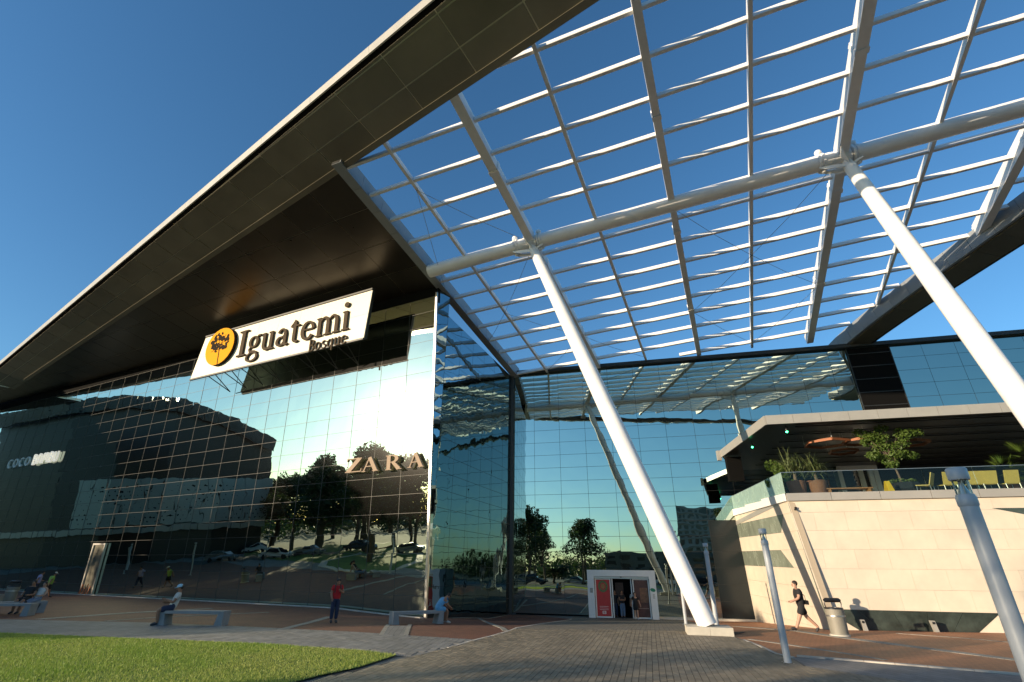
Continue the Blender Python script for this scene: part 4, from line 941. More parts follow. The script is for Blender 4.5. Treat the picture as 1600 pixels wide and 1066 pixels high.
def serif_glyph(ch):
    S = []; t, T = .09, .24
    if ch == 'I': S = [bar(.32, 0, .32, 1.5, .30), bar(0, .05, .64, .05, .10), bar(0, 1.45, .64, 1.45, .10)]; w_ = .64
    elif ch == 'g': S = [(arc(.42, .66, .26, .30, 0, 360, 20), arcw(0, 360, .08, .22, 20), True), ([(.26, .40), (.16, .26), (.24, .12), (.55, .08), (.76, -.04)], [.08, .12, .17, .19, .18]), (arc(.42, -.20, .36, .22, 30, -210, 16), arcw(30, -210, .10, .17, 16)), ([(.10, -.10), (.22, .02), (.4, .08)], [.12, .1, .1]), ([(.60, .86), (.72, .98), (.88, .96)], [.08, .1, .14])]; w_ = .86
    elif ch == 'u': S = [bar(.20, .34, .20, 1.0, T), bar(.70, 0, .70, 1.0, T), (arc(.45, .34, .25, .29, 180, 330, 10), [T-.012*i for i in range(11)]), bar(.02, .96, .22, .96, .08), bar(.52, .96, .72, .96, .08), bar(.70, .04, .92, .04, .08)]; w_ = .94
    elif ch == 'a': S = [bar(.60, .08, .60, .70, T), (arc(.38, .68, .22, .27, 5, 165, 10), [.2, .19, .17, .15, .13, .12, .12, .13, .16, .19, .2]), (arc(.34, .28, .24, .23, 60, 330, 16), arcw(60, 330, .09, .22, 16)), ([(.42, .50), (.60, .60)], [.1, .1]), ([(.60, .12), (.70, .04), (.84, .08)], [.2, .14, .07])]; w_ = .84
    elif ch == 't': S = [bar(.26, .25, .26, 1.20, .23), bar(.0, .95, .58, .95, .10), ([(.26, 1.28), (.14, 1.08), (.02, .98)], [.06, .08, .06]), (arc(.44, .26, .18, .20, 180, 310, 8), [.23, .22, .2, .18, .16, .14, .12, .1, .07])]; w_ = .62
    elif ch == 'e': S = [(arc(.42, .50, .34, .46, 8, 325, 20), [.12+.14*abs(math.cos(math.radians(8+317*i/20)))*(1 if i > 4 else .6) for i in range(21)]), bar(.12, .56, .74, .56, .085)]; w_ = .84
    elif ch == 'm':
        S = [bar(.20, 0, .20, 1.0, T), bar(.72, 0, .72, .68, T), bar(1.24, 0, 1.24, .68, T), (arc(.49, .66, .23, .30, 0, 150, 8), [.24, .22, .2, .18, .16, .13, .11, .09, .08]), (arc(1.01, .66, .23, .30, 0, 150, 8), [.24, .22, .2, .18, .16, .13, .11, .09, .08]), bar(.02, .95, .2, .95, .08)]+[bar(x-.20, .04, x+.20, .04, .08) for x in (.20, .72, 1.24)]; w_ = 1.46
    elif ch == 'i': S = [bar(.20, 0, .20, 1.0, T), bar(.0, .04, .42, .04, .08), bar(.02, .96, .2, .96, .08), (arc(.20, 1.34, .075, .075, 0, 360, 12), [.15]*13, True)]; w_ = .42
    elif ch == 'B': S = [bar(.16, 0, .16, 1.45, .22), (arc(.34, 1.08, .30, .32, 90, -90, 10), [.12, .13, .15, .18, .2, .21, .2, .18, .15, .13, .12]), (arc(.36, .38, .36, .34, 90, -90, 10), [.12, .13, .15, .18, .2, .22, .2, .18, .15, .13, .12]), bar(.16, 1.40, .36, 1.40, .10), bar(.16, .74, .38, .74, .10), bar(.16, .05, .38, .05, .10)]; w_ = .84
    elif ch == 'o': S = [(arc(.42, .5, .32, .44, 0, 360, 20), arcw(0, 360, .10, .22, 20), True)]; w_ = .86
    elif ch == 's': S = [([(.66, .80), (.54, .93), (.34, .95), (.16, .82), (.18, .66), (.40, .52), (.60, .38), (.66, .22), (.52, .06), (.30, .04), (.12, .2)], [.09, .11, .12, .15, .18, .21, .2, .16, .12, .11, .09])]; w_ = .78
    elif ch == 'q': S = [(arc(.40, .5, .30, .44, 0, 360, 20), arcw(0, 360, .10, .2, 20), True), bar(.70, -.40, .70, 1.0, .2)]; w_ = .92
    elif ch == 'Z': S = [bar(.06, 0.97, .98, .97, .07), bar(.0, .03, .98, .03, .07), ([(.84, .97), (.16, .03)], [.26, .26]), ([(.10, .97), (.08, .78)], [.05, .03]), ([(.96, .03), (.99, .24)], [.05, .03])]; w_ = 1.0
    elif ch == 'A': S = [([(.46, 1.0), (.90, 0)], [.22, .24]), ([(.46, 1.0), (.10, 0)], [.07, .07]), bar(.24, .36, .72, .36, .06), bar(-.02, .025, .24, .025, .05), bar(.70, .025, 1.08, .025, .05)]; w_ = 1.06
    elif ch == 'R': S = [bar(.24, 0, .24, 1.0, .22), (arc(.46, .75, .26, .225, 90, -90, 10), [.06, .09, .13, .17, .2, .22, .2, .17, .13, .09, .06]), bar(.06, .97, .5, .97, .06), bar(.3, .52, .5, .52, .06), ([(.50, .52), (.88, .03)], [.18, .24]), bar(.06, .025, .44, .025, .05), bar(.80, .025, 1.05, .025, .05)]; w_ = 1.05
    return S, w_
def serif_thin(ch):
    S, w_ = serif_glyph(ch); return [(st[0], [q*.82 for q in st[1]])+tuple(st[2:]) for st in S], w_
def round_glyph(ch):
    w0 = .135; f = lambda S, w_: ([(p, [w0]*len(p)) for p in S], w_)
    if ch == 'C': return f([arc(.36, .5, .28, .42, 50, 310, 14)], .66)
    if ch == 'O': return f([arc(.36, .5, .28, .42, 0, 360, 18)], .74)
    if ch == 'B': return f([[(.1, .05), (.1, .95)], [(.1, .95), (.3, .95)]+arc(.34, .73, .18, .2, 80, -80, 8)+[(.15, .52)], [(.3, .5)]+arc(.36, .28, .22, .23, 80, -90, 8)+[(.1, .05)]], .64)
    if ch == 'A': return f([[(.08, .05), (.08, .55)]+arc(.32, .62, .24, .33, 180, 0, 10)+[(.56, .05)], [(.08, .38), (.56, .38)]], .68)
    if ch == 'M': return f([[(.08, .05), (.08, .7)]+arc(.26, .72, .18, .22, 180, 0, 8)+[(.44, .3)], [(.44, .7)]+arc(.62, .72, .18, .22, 180, 0, 8)+[(.80, .05)]], .92)
    if ch == 'U': return f([[(.08, .95), (.08, .35)]+arc(.32, .32, .24, .27, 180, 360, 10)+[(.56, .95)]], .68)
def write(word, glyph, F0, x0, y0, s, sx, depth, m, parent, label=None, gap=.10, lift=0.0):
    x = x0; off = np.array(parent.location)
    for ch in word:
        if ch == ' ': x += .45*s*sx; continue
        S, w_ = glyph(ch); mb = MB()
        for k, st in enumerate(S):
            p, ws = st[0], st[1]; cl = len(st) > 2
            if cl: p, ws = p[:-1], ws[:-1]
            F = lambda u, v, o, x=x: F0(x+u*s*sx, y0+v*s, o)-off
            ribbon(mb, p, [q*s*1.0 for q in ws] if False else ws, lambda u, v, o: F(u, v, o), depth+k*.002, lift, cl)
        link('letter', mb.mesh('letter'), m, parent)
        x += (w_+gap)*s*sx
    return x
# ------------------------------------------------------------------ big sign
SO = 2.3
sg = thing('mall_sign', 'big cream sign with a yellow tree disc and brown serif lettering under the bronze roof', 'sign', tuple(L(21, 15.9, SO)))
so = np.array(sg.location)
cL, cB = Lab(298, 590, SO); cR2, cT = Lab(582, 455, SO); cB2 = Lab(568, 530, SO)[1]; cRb = Lab(568, 530, SO)[0]; cTl = Lab(322, 527, SO)
aL = (cL+cTl[0])/2; aR = (cR2+cRb)/2; bB = (cB+cB2)/2; bT = (cT+cTl[1])/2
def SG(x, y, o): return L(-x, y, SO+o)      # x to the right
SLl, SLr = -cL, -cRb
def edgeL_(b): return -cL+(-cTl[0]+cL)*(b-bB)/(bT-bB)
def edgeR_(b): return -cRb+(-cR2+cRb)*(b-bB)/(bT-bB)
nc = 8
for i in range(nc):
    for j in range(2):
        b0, b1 = bB+(bT-bB)*j/2+.006, bB+(bT-bB)*(j+1)/2-.006
        f = lambda u, b: edgeL_(b)+(edgeR_(b)-edgeL_(b))*u
        q = [SG(f(i/nc, b0)+.006, b0, 0), SG(f((i+1)/nc, b0)-.006, b0, 0), SG(f((i+1)/nc, b1)-.006, b1, 0), SG(f(i/nc, b1)+.006, b1, 0)]
        mb = MB(); mb.prism([p-so for p in q], -nL*.05); link('sign_panel', mb.mesh('sign_panel'), M['cream'], sg)
mb = MB(); q = [SG(f(0, bB-.02), bB-.02, -.052), SG(f(1, bB-.02), bB-.02, -.052), SG(f(1, bT+.02), bT+.02, -.052), SG(f(0, bT+.02), bT+.02, -.052)]; mb.prism([p-so for p in q], -nL*.22); link('sign_box', mb.mesh('sign_box'), M['darkmet'], sg)
for b in (bB-.08, bT+.09):
    mb = MB(); mb.beam(SG(f(0, b), b, -.02)-so, SG(f(1, b), b, -.02)-so, .16, .12, uL); link('frame_tube', mb.mesh('frame_tube'), M['darkmet'], sg)
for k in range(8):      # struts back to the glass wall
    u = .12+k*.108; a_ = f(u, bB); mb = MB()
    for da in (-.45, .45): mb.tube([SG(a_+da, bB+.1, -.2)-so, SG(a_, bB-.85+.0, -SO+.25)-so], .035, 6)
    link('strut', mb.mesh('strut'), M['darkmet'], sg)
# words: measured from the picture, then drawn flat on the panel
xI, yI = [(-v[0], v[1]) for v in (Lab(371, 558, SO),)][0]; xE, yE = [(-v[0], v[1]) for v in (Lab(546, 517, SO),)][0]
base_b = (yI+yE)/2; capb = Lab(391, 516, SO)[1]; xh = (capb-base_b)/1.5
tw = sum(serif_glyph(c)[1]+.10 for c in 'Iguatemi')-.10; sx = (xE-xI)/(tw*xh)
write('Iguatemi', serif_thin, SG, xI, base_b, xh, sx, .12, M['brown'], sg, gap=.10, lift=.03)
xb = -Lab(483, 552, SO)[0]; yb = Lab(483, 551, SO)[1]; xe = -Lab(544, 534, SO)[0]; s2 = (Lab(488, 531, SO)[1]-yb)/1.45*.95
tw2 = sum(serif_glyph(c)[1]+.05 for c in 'Bosque'); write('Bosque', serif_thin, SG, xb, yb, s2, (xe-xb)/(tw2*s2), .09, M['brown'], sg, gap=.05, lift=.03)
# tree disc
dx0 = -Lab(324, 560, SO)[0]; dx1 = -Lab(372, 530, SO)[0]; dcx = (dx0+dx1)/2; dcy = Lab(348, 543, SO)[1]; drx = (dx1-dx0)/2*1.0; dry = (Lab(358, 514, SO)[1]-Lab(340, 573, SO)[1])/2
dry = min(dry, (bT-bB)/2*1.0)
NN = 48; prof = [(dcx+drx*math.cos(2*math.pi*i/NN), dcy+dry*math.sin(2*math.pi*i/NN)) for i in range(NN)]
mb = MB(); mb.prism([SG(x, y, .05)-so for x, y in prof], nL*.20); link('disc_edge', mb.mesh('disc_edge'), M['brownd'], sg)
mb = MB(); mb.prism([SG(dcx+(x-dcx)*.985, dcy+(y-dcy)*.985, .252)-so for x, y in prof], nL*.02); dsc = link('disc_face', mb.mesh('disc_face'), M['orange'], sg)
mb = MB()
def DS(u, v, o): return SG(dcx+u*drx, dcy+v*dry, o)-so
ribbon(mb, [(.10, -.98), (.06, -.55), (.03, -.15), (-.02, .05)], [.05, .055, .05, .04], DS, .01, .274)
for q in ([(.03, -.2), (-.25, -.12), (-.55, -.22)], [(.04, -.12), (.3, .0), (.45, -.05)], [(.0, .0), (-.1, .3), (-.2, .5)], [(.0, .0), (.2, .35), (.3, .6)], [(0, .02), (-.3, .15), (-.5, .2)], [(.02, -.05), (.15, .15), (.4, .25)]):
    ribbon(mb, q, [.035, .025, .015], DS, .008, .274)
link('emblem_trunk', mb.mesh('emblem_trunk'), M['brownd'], dsc)
mb = MB(); rnd = random.Random(3)
for i in range(46):
    r_ = math.sqrt(rnd.random())*.62; a_ = rnd.random()*6.283; u, v = r_*math.cos(a_)*1.0, .22+r_*math.sin(a_)*.85
    if v < -.25: continue
    s_ = rnd.choice([.05, .07, .09, .11]); el = rnd.uniform(.5, 1.9); ra = rnd.random()*3.14
    pp = []
    for k in range(10):
        t_ = 2*math.pi*k/10; x_ = s_*math.cos(t_)*el**.5; y_ = s_*math.sin(t_)/el**.5; pp.append(DS(u+x_*math.cos(ra)-y_*math.sin(ra), v+x_*math.sin(ra)+y_*math.cos(ra), .274+.0004*i))
    mb.prism(pp, nL*.008)
link('emblem_leaves', mb.mesh('emblem_leaves'), M['brownd'], dsc)
# store names on the glass
zs = thing('store_name', 'champagne serif letters reading ZARA on the glass beside the sunlit corner', 'store name', tuple(L(4, 7.3, .2)))
FL = lambda x, y, o: L(-x, y, .14+o)
for ch, (x0, y0, x1, y1) in zip('ZARA', ((541, 739.5, 566, 717), (567, 738, 592, 715), (602, 735.5, 629, 711.5), (639, 731.5, 663, 708))):
    a0, b0 = Lab(x0, y0, .2); a1 = Lab(x1, y0-2.5, .2)[0]; b1 = Lab((x0+x1)/2, y1, .2)[1]; S, w_ = serif_glyph(ch); s_ = b1-b0; write(ch, serif_glyph, FL, -a0, b0, s_, (a0-a1)/(w_*s_), .17, M['gold'], zs)
cs = thing('store_name', 'small white rounded letters reading COCO BAMBU low on the far left glass', 'store name', tuple(L(47, 10, .2)))
a0, b0 = Lab(12, 728, .2); a1, b1 = Lab(89, 724, .2); aM, bM = Lab(49, 727, .2); top = Lab(52, 711, .2)[1]
twc = sum(round_glyph(c)[1]+.14 for c in 'COCO'); twb = sum(round_glyph(c)[1]+.14 for c in 'BAMBU'); s_ = top-bM
write('COCO', round_glyph, FL, -a0, bM, s_*.9, (a0-aM-.3)/(twc*s_*.9), .12, M['sign_white'], cs, gap=.14)
write('BAMBU', round_glyph, FL, -aM, bM, s_, (aM-a1)/(twb*s_), .12, M['sign_lit'], cs, gap=.14)

# ------------------------------------------------------------------ side doorway with orange straps (far left)
pA = [Lab(x, y, .2) for x, y in ((121, 934), (141, 936), (165, 849), (146, 849))]
t = thing('doorway', 'narrow leaning doorway frame standing proud of the left glass wall', 'doorway', tuple(L(pA[0][0], 0, .2))); po = np.array(t.location)
zb_ = 0.0
def LQ(nm, pts, o, th, m): mb = MB(); mb.prism([L(a, b, o)-po for a, b in pts], nL*th); return link(nm, mb.mesh(nm), m, t)
(al, bl), (ar, br2), (aur, bur), (aul, bul) = pA; bl = br2 = 0.02
wf = .14
LQ('door_leaf', [(al-wf, bl), (ar+wf, bl), (aur+wf, bur-wf), (aul-wf, bul-wf)], .06, .04, M['soffit'])
LQ('frame', [(al, bl), (al-wf, bl), (aul-wf, bul-wf), (aul, bul)], .05, .16, M['silver']); LQ('frame', [(ar+wf, bl), (ar, bl), (aur, bur), (aur+wf, bur-wf)], .05, .16, M['silver'])
LQ('frame', [(aul-.002, bul), (aul-wf, bul-wf), (aur+wf, bur-wf), (aur+.002, bur)], .051, .16, M['silver'])
t = thing('folded_barrier', 'bundle of orange bars leaning in the narrow doorway', 'barrier', tuple(L((al+ar)/2, 0, .4))); po = np.array(t.location)
for k in range(6):
    a_ = ar+.2+(al-ar-.4)*(k+.5)/6; mb = MB(); mb.beam(L(a_, .02, .45)-po, L(a_+.12*math.sin(k*2.1)+.05, .95+.15*math.sin(k*1.7), .25)-po, .07, .04); link('bar', mb.mesh('bar'), mat('orange_bar', (.5, .12, .02), .5) if k == 0 else bpy.data.materials['orange_bar'], t)

# ------------------------------------------------------------------ white entrance portal
q0 = (onpl(920.5, 965, DP+nR*.9, nR)-G2)@dR; q1 = (onpl(1030.5, 967, DP+nR*.9, nR)-G2)@dR; qt = onpl(975, 891, DP+nR*.9, nR)[2]
t = thing('entrance_portal', 'white entrance portal with sliding glass doors and red poster', 'entrance', tuple(Rr((q0+q1)/2, -.85, .9))); po = np.array(t.location)
GZ0 = -.85; Hh = qt-GZ0; Wd = q1-q0
def PB(nm, a0, a1, z0, z1, o0, o1, m, par=None):
    mb = MB(); mb.prism([Rr(q0+a0, GZ0+z0, o0)-po, Rr(q0+a1, GZ0+z0, o0)-po, Rr(q0+a1, GZ0+z1, o0)-po, Rr(q0+a0, GZ0+z1, o0)-po], nR*(o1-o0)); o = link(nm, mb.mesh(nm), m, t if par is None else par)
    return o
PB('jamb', 0, .46, 0, Hh, .05, .9, M['white']); PB('jamb', Wd-.44, Wd, 0, Hh, .05, .9, M['white']); PB('lintel', .461, Wd-.441, Hh-.40, Hh, .05, .9, M['white'])
PB('track', .47, Wd-.45, Hh-.55, Hh-.41, .3, .75, M['silver'])
PB('sensor', Wd*.5-.06, Wd*.5+.06, Hh-.47, Hh-.42, .76, .84, M['blackp'])
lw = Wd*.235
for k, (x0, m_) in enumerate(((.50, M['red']), (Wd-.48-lw, M['poster2']))):
    dn = PB('sliding_door', x0, x0+lw, .02, .10, .60, .66, M['white']); PB('door_frame', x0, x0+.07, .10, Hh-.56, .60, .66, M['white'], dn); PB('door_frame', x0+lw-.07, x0+lw, .10, Hh-.56, .60, .66, M['white'], dn); PB('door_frame', x0+.07, x0+lw-.07, Hh-.62, Hh-.56, .60, .66, M['white'], dn)
    PB('door_poster', x0+.08, x0+lw-.08, .11, Hh-.63, .61, .64, m_, dn)
    x2 = x0+lw+.06 if k == 0 else x0-.14
    PB('door_frame', x2, x2+.07, .02, Hh-.56, .50, .56, M['white'])
# poster art: a round green and gold ring, lines and a small shop mark
cxp = .50+lw/2; czp = Hh-1.05
def ringart(r0, r1, m, o):
    mb = MB(); n = 24
    for i in range(n):
        a, b = 2*math.pi*i/n, 2*math.pi*(i+1)/n
        mb.poly([Rr(q0+cxp+r*math.cos(x), GZ0+czp+r*math.sin(x)*1.15, o)-po for r, x in ((r0, a), (r1, a), (r1, b), (r0, b))])
    return link('poster_print', mb.mesh('poster_print'), m, t)
mg = mat('poster_green', (.12, .16, .05), .5, noise=(14, .5)); ringart(.20, .33, mg, .645); ringart(.0, .14, mat('poster_gold', (.35, .17, .05), .5, noise=(20, .4)), .646)
for k in range(3): PB('poster_print', cxp-.3, cxp+.3, .70-k*.10, .715-k*.10, .641, .645, M['sign_white'])
for q in ((-.12, .25, .12, .28), (-.12, .40, .12, .43), (-.12, .28, -.08, .40), (.08, .28, .12, .40), (-.08, .33, .08, .35)): PB('poster_print', cxp+q[0], cxp+q[2], q[1], q[3], .641, .645, M['sign_white'])
PB('poster_print', Wd-.48-lw+.45, Wd-.48-.12, 1.0, 1.9, .641, .645, mat('poster_scene', (.22, .10, .05), .5, noise=(5, .6)))
PB('poster_print', Wd-.48-lw+.12, Wd-.48-.12, .62, .66, .642, .645, mat('poster_line', (.35, .25, .2), .5))
# leaf mark and small notices on the jambs
mb = MB(); cx_, cz_ = Wd-.24, Hh-1.22
mb.prism([Rr(q0+cx_+.17*math.cos(a)*1.0-.0+.05*math.sin(a), GZ0+cz_+.10*math.sin(a)-.06*math.cos(a), .903)-po for a in [i*math.pi/6 for i in range(12)]], nR*.01); link('leaf_mark', mb.mesh('leaf_mark'), mat('leaf_green', (.02, .22, .12), .5), t)
for k in range(5): PB('notice', Wd-.28, Wd-.14-.02*(k % 2), Hh-1.50-k*.06, Hh-1.47-k*.06, .902, .908, M['slab'])
PB('notice', .16, .36, 1.55, 1.85, .902, .908, M['fascia']); PB('notice', .22, .30, 1.66, 1.76, .909, .912, M['slab'])
# dark lobby inside the opening
PB('lobby', .5+lw, Wd-.5-lw, .0, Hh-.42, .04, .09, M['black'])
PB('lobby_fitting', Wd*.40, Wd*.52, .9, 2.2, .10, .14, mat('dark_wood_display', (.05, .025, .015), .6, noise=(6, .6)))
mb = MB(); mb.prism([Rr(q1+.02, GZ0+.0, .05)-po+po, Rr(q1+7.0, GZ0, .05), Rr(q1+7.0, GZ0, .45), Rr(q1+.02, GZ0, .45)], ZV*.14); k_ = put('kerb', mb, M['kerb'], kind='structure')

# ------------------------------------------------------------------ lamp posts
def lamp_post(base, label, gone=0):
    t = thing('lamp_post', label, 'lamp post', tuple(base), 'round bollard lamp posts on the forecourt')
    mb = MB(); mb.lathe((0, 0, 0), [(.19, 0), (.19, .015), (.12, .02)], 20); link('base_plate', mb.mesh('base_plate', True), M['silver'], t)
    for k in range(4): mb = MB(); mb.lathe((.155*math.cos(k*1.571+.5), .155*math.sin(k*1.571+.5), .015), [(.014, 0), (.014, .02)], 6); link('bolt', mb.mesh('bolt'), M['silver'], t)
    mb = MB(); mb.lathe((0, 0, .02), [(.086, 0), (.086, 2.68)], 28); link('pole', mb.mesh('pole', True), M['post'], t)
    mb = MB(); mb.lathe((0, 0, 2.70), [(.086, 0), (.096, .02), (.096, .10), (.086, .12), (.086, .13)], 28); link('collar', mb.mesh('collar', True), M['post'], t)
    mb = MB(); mb.lathe((0, 0, 2.83), [(.076, 0), (.076, .16)], 24); link('lamp_glass', mb.mesh('lamp_glass', True), M['balus'], t)
    mb = MB(); mb.lathe((0, 0, 2.83), [(.06, 0), (.012, .15)], 20); link('reflector_cone', mb.mesh('reflector_cone', True), M['silver'], t)
    for k in range(3): mb = MB(); mb.lathe(((.068)*math.cos(k*2.09), .068*math.sin(k*2.09), 2.83), [(.006, 0), (.006, .16)], 6); link('stay', mb.mesh('stay'), M['silver'], t)
    mb = MB(); mb.lathe((0, 0, 2.99), [(.094, 0), (.099, .01), (.099, .12), (.088, .135)], 28); link('cap', mb.mesh('cap', True), M['post'], t)
    return t
PRt = atz(1492, 731, 3.13); lamp_post([PRt[0], PRt[1], 0], 'big blue grey lamp post nearest the camera at the right edge')
g_ = gp(1231.5, 1037.5); lamp_post(g_, 'blue grey lamp post in the middle of the forecourt, left of the walking man')
g_ = gp(1121.5, 986.5); lamp_post(g_, 'lamp post standing just behind the white column plinth')
g_ = gp(1072.2, 976); lamp_post(g_, 'farthest lamp post, half hidden by the white column near the entrance')

# ------------------------------------------------------------------ benches
def bench(base, ln, rz, label, dp=.55, flip=0):
    t = thing('stone_bench', label, 'bench', tuple(base), 'grey concrete benches on the plaza', rz)
    mb = MB(); mb.prism([(-ln/2, -dp/2, .40), (ln/2, -dp/2, .40), (ln/2, dp/2, .40), (-ln/2, dp/2, .40)], (0, 0, .10)); link('seat', mb.mesh('seat'), M['bench'], t)
    for s_ in (-1, 1):
        x0, x1 = s_*(ln/2-.30), s_*(ln/2-.005); mb = MB(); mb.prism([(x0, -dp/2+.01, 0), (x1, -dp/2+.01, 0), (x1+s_*.0, -dp/2+.01, .398), (x0+s_*.08, -dp/2+.01, .398)], (0, dp-.02, 0)); link('support', mb.mesh('support'), M['bench'], t)
    return t
def brz(x0, x1, y0, y1): a, b = gp(x0, y0), gp(x1, y1); c = (a+b)/2; return c, float(np.linalg.norm(b-a)), math.atan2((b-a)[1], (b-a)[0])
c, l_, r_ = brz(250, 351, 976.5, 977.5); bench(c, l_, r_, 'grey bench with the man in a cap seated at its left end')
BEN2 = (c, l_, r_)
c, l_, r_ = brz(610, 689, 976, 975.5); bench(c, l_, r_, 'grey bench near the glass corner with the crouched person in blue on its right end'); BEN3 = (c, l_, r_)
c, l_, r_ = brz(-22, 66, 960.5, 957); bench(c, l_, r_, 'grey bench at the far left edge with two people lounging on it', .7); BEN1 = (c, l_, r_)

# ------------------------------------------------------------------ litter bin
def litter_bin(base, label, rz=0):
    t = thing('litter_bin', label, 'litter bin', tuple(base), None, rz)
    mb = MB(); mb.lathe((0, 0, 0), [(.33, 0), (.33, .05), (.31, .06)], 24); link('base_ring', mb.mesh('base_ring', True), M['concretew'], t)
    mb = MB(); mb.lathe((0, 0, .06), [(.29, 0), (.30, .4), (.31, .80)], 24); link('body', mb.mesh('body', True), M['bin'], t)
    mb = MB(); mb.lathe((0, 0, .62), [(.317, 0), (.317, .05)], 24); link('band', mb.mesh('band', True), M['silver'], t)
    mb = MB(); mb.lathe((0, 0, .86), [(.315, 0), (.30, .05), (.2, .055), (.19, .0)], 24); link('rim', mb.mesh('rim', True), M['blackp'], t)
    for s_ in (-1, 1): mb = MB(); mb.tube([(s_*.28, 0, .88), (s_*.31, 0, 1.02), (s_*.30, 0, 1.10)], .022, 8); link('hood_arm', mb.mesh('hood_arm', True), M['blackp'], t)
    mb = MB(); mb.tube([(-.30, 0, 1.13), (-.24, 0, 1.15), (.24, 0, 1.15), (.30, 0, 1.13)], [.05, .075, .075, .05], 10); link('hood', mb.mesh('hood', True), M['blackp'], t)
    return t
litter_bin(gp(1313, 994), 'round grey litter bin with a black top by the cream wall')

# ================================================================== PEOPLE
BONES = [('pel', 'waist'), ('waist', 'chest'), ('chest', 'neck'), ('neck', 'head0'), ('head0', 'head1'), ('head1', 'head2')]
for s_ in 'LR': BONES += [('chest', 'sh'+s_), ('sh'+s_, 'el'+s_), ('el'+s_, 'wr'+s_), ('wr'+s_, 'pa'+s_), ('pel', 'hi'+s_), ('hi'+s_, 'kn'+s_), ('kn'+s_, 'an'+s_), ('an'+s_, 'to'+s_)]
RAD = dict(pel=(.15, .11), waist=(.135, .10), chest=(.165, .115), neck=(.055, .055), head0=(.075, .085), head1=(.082, .098), head2=(.045, .055), sh=(.072, .072), el=(.054, .054), wr=(.037, .037), pa=(.044, .024), hi=(.112, .112), kn=(.074, .074), an=(.052, .055), to=(.042, .030))
REST = dict(pel=(0, 0, .95), waist=(0, 0, 1.10), chest=(0, 0, 1.34), neck=(0, 0, 1.49), head0=(0, .01, 1.58), head1=(0, .015, 1.67), head2=(0, 0, 1.755))
for s_, k in (('L', -1), ('R', 1)):
    REST.update({'sh'+s_: (k*.18, 0, 1.42), 'el'+s_: (k*.23, -.01, 1.13), 'wr'+s_: (k*.25, .05, .88), 'pa'+s_: (k*.25, .07, .81), 'hi'+s_: (k*.09, 0, .90), 'kn'+s_: (k*.10, .02, .50), 'an'+s_: (k*.10, 0, .09), 'to'+s_: (k*.11, .17, .035)})
def skin(name, J, bones, radf, root, sub=1):
    names = []; 
    for a, b in bones:
        for n in (a, b):
            if n not in names: names.append(n)
    me = bpy.data.meshes.new(name); me.from_pydata([J[n] for n in names], [(names.index(a), names.index(b)) for a, b in bones], [])
    ob = bpy.data.objects.new(name, me); COL.objects.link(ob); md = ob.modifiers.new('skin', 'SKIN')
    roots = set()
    adj = {n: set() for n in names}
    for a, b in bones: adj[a].add(b); adj[b].add(a)
    seen = set()
    for n in ([root] if root in names else [])+names:
        if n in seen: continue
        st = [n]; roots.add(n)
        while st:
            q = st.pop()
            if q in seen: continue
            seen.add(q); st += list(adj[q])
    for i, n in enumerate(names):
        r_ = radf(n); me.skin_vertices[0].data[i].radius = (r_[0], r_[1]); me.skin_vertices[0].data[i].use_root = n in roots
    md.use_smooth_shade = True
    sb = ob.modifiers.new('sub', 'SUBSURF'); sb.levels = sub; sb.render_levels = sub
    bpy.context.view_layer.update(); dg = bpy.context.evaluated_depsgraph_get(); m2 = bpy.data.meshes.new_from_object(ob.evaluated_get(dg)); m2.name = name
    bpy.data.objects.remove(ob); return m2
def base_key(n): return n[:-1] if n[-1] in 'LR' and n[:-1] in RAD else n
